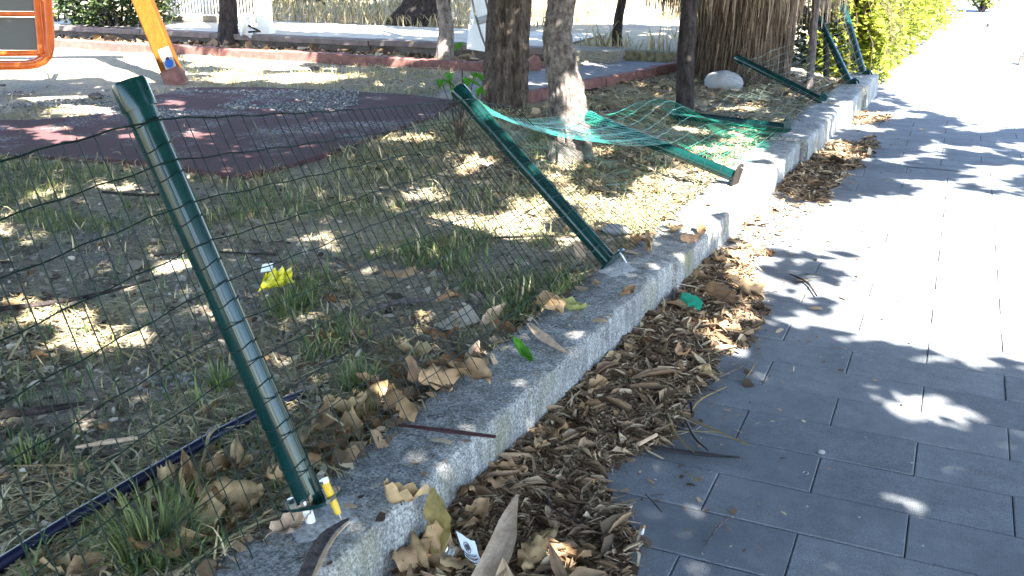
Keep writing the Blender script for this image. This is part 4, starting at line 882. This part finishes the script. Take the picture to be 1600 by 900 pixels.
G3 = ('dry brown leaf lying in the grass behind the wire mesh', 'leaf', 'dry leaves scattered over the ground')
for px, py, L in [(300, 850, .20), (255, 872, .15), (150, 892, .14), (85, 890, .12), (300, 765, .15), (262, 745, .12), (345, 742, .13), (372, 722, .11), (360, 790, .13), (525, 702, .12), (512, 716, .10), (545, 682, .12), (572, 640, .13), (582, 622, .11), (600, 662, .11), (622, 650, .13), (640, 668, .10), (662, 600, .14), (690, 618, .14), (735, 606, .15), (745, 572, .12), (690, 572, .13), (652, 545, .12), (612, 578, .14), (578, 610, .10), (690, 528, .13), (862, 490, .11), (866, 502, .10), (846, 482, .10), (790, 515, .10), (1000, 396, .14), (984, 388, .11), (1012, 404, .09), (470, 740, .11), (430, 760, .12), (390, 800, .13), (340, 800, .12), (560, 655, .11), (718, 560, .11), (630, 620, .12), (500, 670, .12), (540, 640, .12), (455, 700, .12), (480, 760, .09)]:
    put('dry_leaf', random.choice(LW), px, py, L*1.12, *G1, on='soil', tilt=random.uniform(-.6, .6), tdir=random.uniform(0, 6.28), lift=.006)
for px, py, L in [(632, 872, .12), (660, 890, .11), (690, 885, .12), (745, 822, .12), (730, 792, .10), (772, 772, .11), (792, 748, .11), (890, 872, .12), (830, 884, .10), (1165, 462, .15), (1092, 440, .10), (1075, 430, .10), (1122, 420, .10), (1150, 410, .12), (1046, 412, .09), (1090, 414, .09), (958, 572, .10), (985, 556, .09), (1012, 546, .09), (1062, 560, .10), (1108, 590, .10), (1140, 520, .09), (900, 650, .10), (868, 690, .09), (842, 712, .09), (930, 620, .09), (640, 895, .10), (720, 895, .10), (850, 850, .09), (1000, 590, .08), (1060, 600, .08), (980, 520, .08)]:
    put('dry_leaf', random.choice(LW), px, py, L*1.1, *G2, tilt=random.uniform(-.6, .6), tdir=random.uniform(0, 6.28))
c = 0
LM1 = [((490, 790), 'by the foot of the near post'), ((350, 760), 'between the blue pipe and the near post'), ((220, 880), 'around the large grass tuft'), ((600, 660), 'behind the left end of the maroon pod'), ((700, 600), 'above the maroon pod'), ((850, 500), 'beside the fading green leaf'), ((985, 395), 'just past the foot of the second post')]
LM2 = [((640, 885), 'between the kerb face and the yellow leaf'), ((745, 820), 'above the white paper scrap'), ((870, 870), 'right of the palm sheath'), ((860, 700), 'beyond the black looping stalk'), ((1000, 560), 'midway along the near kerb face'), ((1070, 600), 'near the hooked pale straw'), ((1085, 440), 'beside the green plastic scrap'), ((1150, 450), 'beside the broad flat tan leaf'), ((1250, 290), 'in the far drift past the fallen post')]
LM3 = [((440, 440), 'near the yellow wrapper'), ((610, 480), 'near the long pale split stick'), ((880, 440), 'left of the second post foot'), ((100, 420), 'at the left behind the near mesh'), ((350, 600), 'behind the near post'), ((760, 300), 'under the leaning second post'), ((1050, 250), 'near the fallen sunlit post')]
def relabel(o, lms, big, small):
    qx, qy, _d = pix(np.array(o.location[0]), np.array(o.location[1]), o.location[2]); best = min(lms, key=lambda l: (l[0][0]-float(qx))**2+(l[0][1]-float(qy))**2)
    o['label'] = (big if o.scale[0] > .1 else small)+' '+best[1]
while c < 90:
    yy = 1.25*(5.6/1.25)**random.random(); xx = float(kx(yy))+.02+abs(random.gauss(0, .2))
    if not in_pile(np.array([xx]), np.array([yy]))[0]: continue
    put_xy('dry_leaf', random.choice(LV), xx, yy, random.uniform(.04, .075), *G2, tilt=random.uniform(-.5, .5), tdir=random.uniform(0, 6.28)); c += 1
for px, py, L in [(625, 432, .15), (514, 468, .11), (500, 525, .12), (660, 492, .10), (600, 540, .1), (740, 430, .09), (380, 500, .08), (330, 640, .10), (560, 520, .09), (700, 470, .1), (640, 500, .1), (720, 500, .11), (160, 380, .08), (20, 470, .09), (60, 560, .08), (900, 440, .1), (820, 455, .09), (930, 460, .08), (880, 420, .09)]:
    put('dry_leaf', random.choice(LV), px, py, L, *G3, on='soil', tilt=random.uniform(-.4, .4), tdir=random.uniform(0, 6.28), lift=.008)
for i in range(70):
    yy = 1.4*(7/1.4)**random.random(); xx = float(kx(yy))-.3-abs(random.gauss(0, .7+.15*yy))
    if offmat(np.array([xx]), np.array([yy]))[0] < .5: continue
    put_xy('dry_leaf', random.choice(LV), xx, yy, random.uniform(.04, .085), *G3, tilt=random.uniform(-.4, .4), tdir=random.uniform(0, 6.28), lift=.003)
S = lambda seed, wl, cr: leaf_mesh(seed, wl, cr, 11, 7, .05)
put('yellow_leaf', S(101, .52, .7), 688, 862, .165, 'large upright yellowish leaf leaning on the kerb face beside the white paper', 'leaf', yaw=2.0, tilt=1.05, tdir=.1, m=MT['yellowleaf'])
put('broad_leaf', S(102, .8, .45), 1128, 468, .185, 'broad flat tan leaf lying beside the scrap of green plastic', 'leaf', yaw=-.6, tilt=.25, tdir=.3, m=MT['dry'])
put('green_leaf', S(103, .85, 1.3), 818, 556, .105, 'small bright green crumpled leaf on top of the kerb', 'leaf', on='kerb', yaw=-.5, tilt=.75, tdir=.4, m=MT['greenleaf'])
put('fading_leaf', S(104, .8, 1.2), 896, 484, .105, 'yellow and pale green torn leaf on the kerb before the second post', 'leaf', on='kerb', yaw=.4, tilt=.2, tdir=1, m=MT['limeleaf'])
put('pale_leaf', S(105, .45, .8), 772, 500, .13, 'pale greyish curled leaf standing in the grass near the kerb', 'leaf', on='soil', yaw=1.2, tilt=.7, tdir=.3, m=MT['sheath'])
put('pale_leaf', S(106, .42, .6), 905, 402, .15, 'long pale leaf leaning against the lower end of the second post', 'leaf', on='soil', yaw=-.9, tilt=.5, tdir=.8, m=MT['sheath'])
put('pale_leaf', S(107, .5, .8), 738, 560, .10, 'pale pointed leaf sticking up among the curled brown leaves on the kerb', 'leaf', on='soil', yaw=1.4, tilt=.8, tdir=.2, m=MT['sheath'])
put('shredded_leaf', S(108, .6, 1.6), 462, 822, .12, 'shredded pale brown leaf crumpled at the foot of the near post', 'leaf', on='kerb', yaw=1.2, tilt=.5, tdir=.4, m=MT['sheath'])
put('grey_leaf', S(109, .4, .3), 683, 650, .06, 'small grey green leaf flat on the kerb beside the maroon pod', 'leaf', on='kerb', yaw=.6, m=MT['stake'])
put('green_leaf', S(110, .4, .4), 832, 862, .05, 'narrow dull green leaf in the litter right of the palm sheath', 'leaf', yaw=-.3, tilt=.2, m=MT['greenleaf'])
put('orange_leaf', S(111, .7, 1.0), 690, 892, .11, 'orange brown leaf at the bottom edge below the yellow leaf', 'leaf', yaw=.5, tilt=.3, m=MT['tan'])
# ribbons, pods and twigs
def ribbon(name, pts, wpx, label, cat, m, z=.012, lift=None, thick=.002, group=None, round_=False):
    P_ = [at(px, py, z) for px, py in pts]; k = len(P_); lift = lift or [0]*k
    for p, l in zip(P_, lift): p[2] += l
    t = np.linspace(0, 1, k); tt = np.linspace(0, 1, max(9, 3*k)); Q = np.stack([np.interp(tt, t, [p[a] for p in P_]) for a in range(3)], -1)
    for _ in range(2): Q[1:-1] = (Q[:-2]+2*Q[1:-1]+Q[2:])/4
    d = [float(pix(q[:1], q[1:2], q[2])[2][0])*(1 if round_ else 1.5) for q in Q]; ww = np.interp(tt, np.linspace(0, 1, len(wpx)), wpx)*np.array(d)/F_PX
    if round_: mb = MB().tube(Q, list(ww/2), 7)
    else:
        mb = MB(); P2 = []
        for i, q in enumerate(Q):
            tg = Q[min(i+1, len(Q)-1)]-Q[max(i-1, 0)]; sd = np.array([-tg[1], tg[0], 0]); sd /= np.linalg.norm(sd)+1e-9; up_ = np.array([0, 0, 1.])
            P2.append([q+sd*ww[i]*.5*math.cos(a)*1+up_*(ww[i]*.16*(abs(math.cos(a))**2)*(1 if True else 0)+(thick if math.sin(a) > .1 else (-thick if math.sin(a) < -.1 else 0))) for a in np.linspace(0, 6.2832, 9)])
        mb.grid(P2)
    o = build(name, mb, m, None, True); o['label'] = label; o['category'] = cat
    if group: o['group'] = group
    return o
ribbon('palm_sheath', [(740, 945), (768, 898), (788, 852), (794, 822), (808, 788)], [34, 32, 27, 18, 3], 'broad smooth tan palm sheath lying in the litter at the bottom of the picture', 'palm leaf', MT['sheath'], .045, [.0, .005, .01, .015, .03])
ribbon('palm_strip', [(470, 925), (490, 880), (510, 846), (546, 824)], [16, 18, 13, 3], 'dark curled palm leaf strip lying on the kerb in front of the near post', 'palm leaf', MT['stake'], .176, [0, .008, .02, .025])
ribbon('palm_strip', [(482, 925), (503, 880), (522, 850), (547, 826)], [5, 6, 5, 2], 'thin yellowish edge strip along the dark curled palm leaf', 'palm leaf', MT['sheath'], .19, [0, .01, .02, .02])
ribbon('palm_strip', [(826, 514), (848, 534), (886, 552)], [6, 15, 4], 'tan boat shaped palm strip on the kerb above the green leaf', 'palm leaf', MT['sheath'], .178, [.02, .01, 0])
ribbon('seed_pod', [(600, 664), (640, 668), (700, 678), (774, 688)], [2, 5, 9, 6], 'long maroon pod strip lying across the kerb top', 'pod', MT['maroon'], .178, [0, .004, .006, .01])
ribbon('seed_pod', [(1010, 697), (1060, 707), (1110, 712), (1156, 715)], [5, 9, 8, 2], 'long dark pointed pod lying on the paving', 'pod', MT['darkpod'], .008)
TW = [([(1081, 640), (1092, 624), (1135, 604)], [4, 5, 2], 'pale split straw bent in a hook on the paving', 'straw'), ([(1035, 632), (1108, 668), (1170, 695)], [3, 4, 3], 'long straight tan stem reaching from the litter onto the paving', 'straw'),
      ([(1036, 606), (1043, 650), (1056, 682), (1084, 706)], [7, 7, 5, 2], 'curved tan grass stem at the edge of the litter', 'straw'), ([(998, 694), (1026, 679)], [8, 7], 'short pale wood chip at the litter edge', 'sheath'),
      ([(1072, 658), (1086, 686), (1106, 703)], [5, 6, 3], 'short dark curved pod among the straws', 'darkpod'), ([(1102, 595), (1140, 583), (1172, 565)], [4, 6, 2], 'pale grey forked twig on the paving', 'stake'),
      ([(1054, 674), (1126, 675)], [2, 2], 'thin pale straight straw across the dark pod', 'straw'), ([(1100, 857), (1120, 823), (1148, 803)], [2, 4, 2], 'thin bent twig lying in small sun flecks on the paving', 'stake'),
      ([(1234, 428), (1262, 440), (1276, 462)], [2, 5, 3], 'dark curved twig on the sunny paving', 'barkA'), ([(855, 762), (857, 786), (868, 798), (912, 818)], [3, 4, 4, 3], 'black curved stalk looping through the litter', 'darkpod'),
      ([(1166, 590), (1174, 578), (1180, 566)], [2, 3, 2], 'tiny pale twig standing near the forked twig', 'straw'), ([(1008, 772), (1020, 784), (1034, 800)], [2, 3, 2], 'small dark twig right of the litter', 'barkA'),
      ([(780, 842), (830, 843), (876, 848)], [3, 3, 2], 'thin dark stalk lying over the palm sheath', 'darkpod'), ([(705, 860), (725, 820), (745, 792)], [2, 2, 2], 'thin straw beside the white paper scrap', 'straw'), ([(1070, 735), (1086, 748), (1096, 752)], [2, 3, 2], 'short pale stick on the paving below the dark pod', 'straw')]
TW = [(a, [q*.85 for q in b_], c_, d_) for a, b_, c_, d_ in TW]
for pts, wv, lab, mk in TW: ribbon('twig', pts, wv, lab, 'twig', MT[mk], .014 if pts[0][0] > 1030 else .04, round_=True)
for pts, wv, lab, mk in [([(560, 494), (606, 473), (668, 468)], [5, 9, 8], 'long pale split stick lying in the grass under the mesh', 'stake'), ([(118, 699), (170, 690), (216, 684)], [5, 9, 6], 'flat pale wood strip on the bare ground above the pipe', 'sheath'), ([(145, 534), (185, 546), (216, 562)], [3, 5, 3], 'short pale stick left of the near post', 'straw'),
                         ([(-10, 484), (60, 476), (150, 462), (246, 434)], [9, 8, 6, 3], 'long dark branch lying across the bare ground at the left', 'barkA'), ([(0, 650), (70, 640), (132, 630)], [12, 13, 6], 'dark bark strip on the ground above the pipe at the left edge', 'barkA'), ([(240, 400), (320, 392), (420, 398)], [3, 4, 2], 'thin dark twig in the grass behind the near post', 'barkA'),
                         ([(0, 728), (60, 727), (120, 725)], [2, 3, 2], 'thin straight pale straw at the left edge above the pipe', 'straw'), ([(300, 522), (304, 556)], [4, 3], 'short upright pale straw left of the near post', 'straw'), ([(410, 180), (520, 182), (620, 172)], [0, 0, 0], '', ''), ([(760, 372), (860, 368), (900, 372)], [3, 4, 2], 'brown stick in the grass under the second post', 'barkB'), ([(905, 172), (950, 176), (1000, 168)], [4, 5, 3], 'curved pale branch on the ground in front of the path kerb', 'stake'), ([(160, 300), (230, 306), (275, 300)], [4, 5, 3], 'dark twig on the grass beside the rubber surface', 'barkA')]:
    if lab: ribbon('twig', pts, wv, lab, 'twig', MT[mk], .152, round_=True)
# ------------------------------------------------------------------ rubbish
def sheet(name, corners, label, cat, m, zs, crumple=.02, n=9, seed=1, parent=None):
    """a crumpled film hung between corner points given on the ground picture, with corner heights zs"""
    c = [np.append(at(px, py, z)[:2], z) for (px, py), z in zip(corners, zs)]; P_ = []
    for i in range(n):
        u_ = i/(n-1); row = []
        for j in range(n):
            v_ = j/(n-1); p = c[0]*(1-u_)*(1-v_)+c[1]*u_*(1-v_)+c[2]*u_*v_+c[3]*(1-u_)*v_
            q = abs(2*float(noise(u_*3.2+seed, v_*3.2+seed*2, 3))-1)-.4+.5*(float(noise(u_*7+seed, v_*7, 5))-.5); row.append(p+np.array([q*crumple*.4, q*crumple*.3, q*crumple]))
        P_.append(row)
    o = build(name, MB().grid(P_), m, parent, False)
    if label: o['label'] = label; o['category'] = cat
    return o
sheet('yellow_wrapper', [(404, 455), (458, 447), (455, 418), (416, 424)], 'crumpled yellow plastic wrapper lying in the grass behind the mesh', 'wrapper', MT['yellowfilm'], (.165, .165, .205, .20), .032, 11, 3)
sheet('carton_lid', [(407, 426), (425, 423), (427, 411), (410, 413)], 'small white and blue carton lid beside the yellow wrapper', 'lid', MT['paper'], (.19, .19, .22, .22), .004, 5, 5)
sheet('green_plastic', [(1061, 470), (1095, 483), (1096, 464), (1067, 456)], 'bright green scrap of crumpled plastic in the litter by the kerb', 'plastic scrap', MT['greenfilm'], (.04, .045, .08, .06), .03, 9, 7)
pc_ = sheet('paper_scrap', [(731, 880), (757, 886), (741, 846), (712, 829)], 'white torn paper scrap printed with dark emblem standing in the litter', 'paper', MT['paper'], (.03, .04, .085, .09), .006, 7, 9)
v4 = [np.array(pc_.data.vertices[k].co) for k in (0, 42, 48, 6)]; nrm = np.cross(v4[1]-v4[0], v4[3]-v4[0]); nrm /= np.linalg.norm(nrm); nrm = nrm if nrm @ _fw < 0 else -nrm
def onp(u_, v_): return v4[0]*(1-u_)*(1-v_)+v4[1]*u_*(1-v_)+v4[2]*u_*v_+v4[3]*(1-u_)*v_+nrm*.007
mb = MB()
def stroke(pts, w_=.0012): mb.tube([onp(a, b_) for a, b_ in pts], w_, 4)
for rad in (.10, .17): stroke([(.5+rad*math.cos(a), .62+rad*math.sin(a)) for a in np.linspace(0, 6.28, 12)], .001)
for a in np.linspace(0, 3.14, 5)[:-1]: stroke([(.5-.1*math.cos(a), .62-.1*math.sin(a)), (.5+.1*math.cos(a), .62+.1*math.sin(a))], .0008)
stroke([(.12+.8*t, .33+.12*(2*t-1)**2) for t in np.linspace(0, 1, 8)]); stroke([(.2+.7*t, .22+.1*(2*t-1)**2) for t in np.linspace(0, 1, 8)], .0015); stroke([(.3, .1), (.4, .09), (.5, .1)]); stroke([(.55, .1), (.75, .12)])
build('print', mb, MT['black'], pc_, True)
sheet('foil_scrap', [(688, 882), (702, 884), (712, 858), (700, 852)], 'small shiny crumpled foil scrap between the yellow leaf and the paper', 'foil', MT['steel'], (.03, .03, .06, .06), .02, 7, 11)
bt = thing('cigarette_butt', 'white cigarette butt with tan filter lying on the paving', 'cigarette butt'); b0 = at(1003, 834, .006); b1 = at(1006, 822, .006); mdl = b0*.45+b1*.55
build('paper_tube', MB().tube([b0, mdl], .0042, 10), MT['white'], bt, True); build('filter', MB().tube([mdl, b1], .0044, 10), MT['tan'], bt, True)
lump('pebble', (*at(1283, 709, 0)[:2], .006), (.012, .009, .008), MT['stone'], 3, .3, .0005, 12, 8, label='small pale pebble in the paving joint', category='pebble')
rg = at(1259, 739, .003); o = build('ring_pull', MB().tube([rg+np.array([.008*math.cos(a), .008*math.sin(a), 0]) for a in np.linspace(0, 6.283, 15)], .0012, 5, False), MT['steel'], None, True); o['label'] = 'tiny metal ring lying on a paver below the pebble'; o['category'] = 'ring'
for i, (px, py) in enumerate([(1024, 750), (1342, 809), (1424, 724), (1352, 684), (1442, 854), (1216, 640), (1017, 695), (1095, 685), (1261, 792)]):
    lump('pebble', (*at(px, py, 0)[:2], .002), (.0038, .003, .0025), MT['stone'], i+40, .3, .0005, 8, 6, label='tiny pale grain lying on the dark pavers', category='pebble', group='tiny grains on the pavers')

for o in list(COL.objects):
    g_ = o.get('group', '')
    if g_ == G1[2]: relabel(o, LM1, 'large curled leaf on the inner kerb edge', 'small curled leaf on the inner kerb edge')
    elif g_ == G2[2]: relabel(o, LM2, 'large dry leaf in the litter', 'small dry leaf in the litter')
    elif g_ == G3[2]: relabel(o, LM3, 'large dry leaf on the grass', 'small dry leaf on the grass')
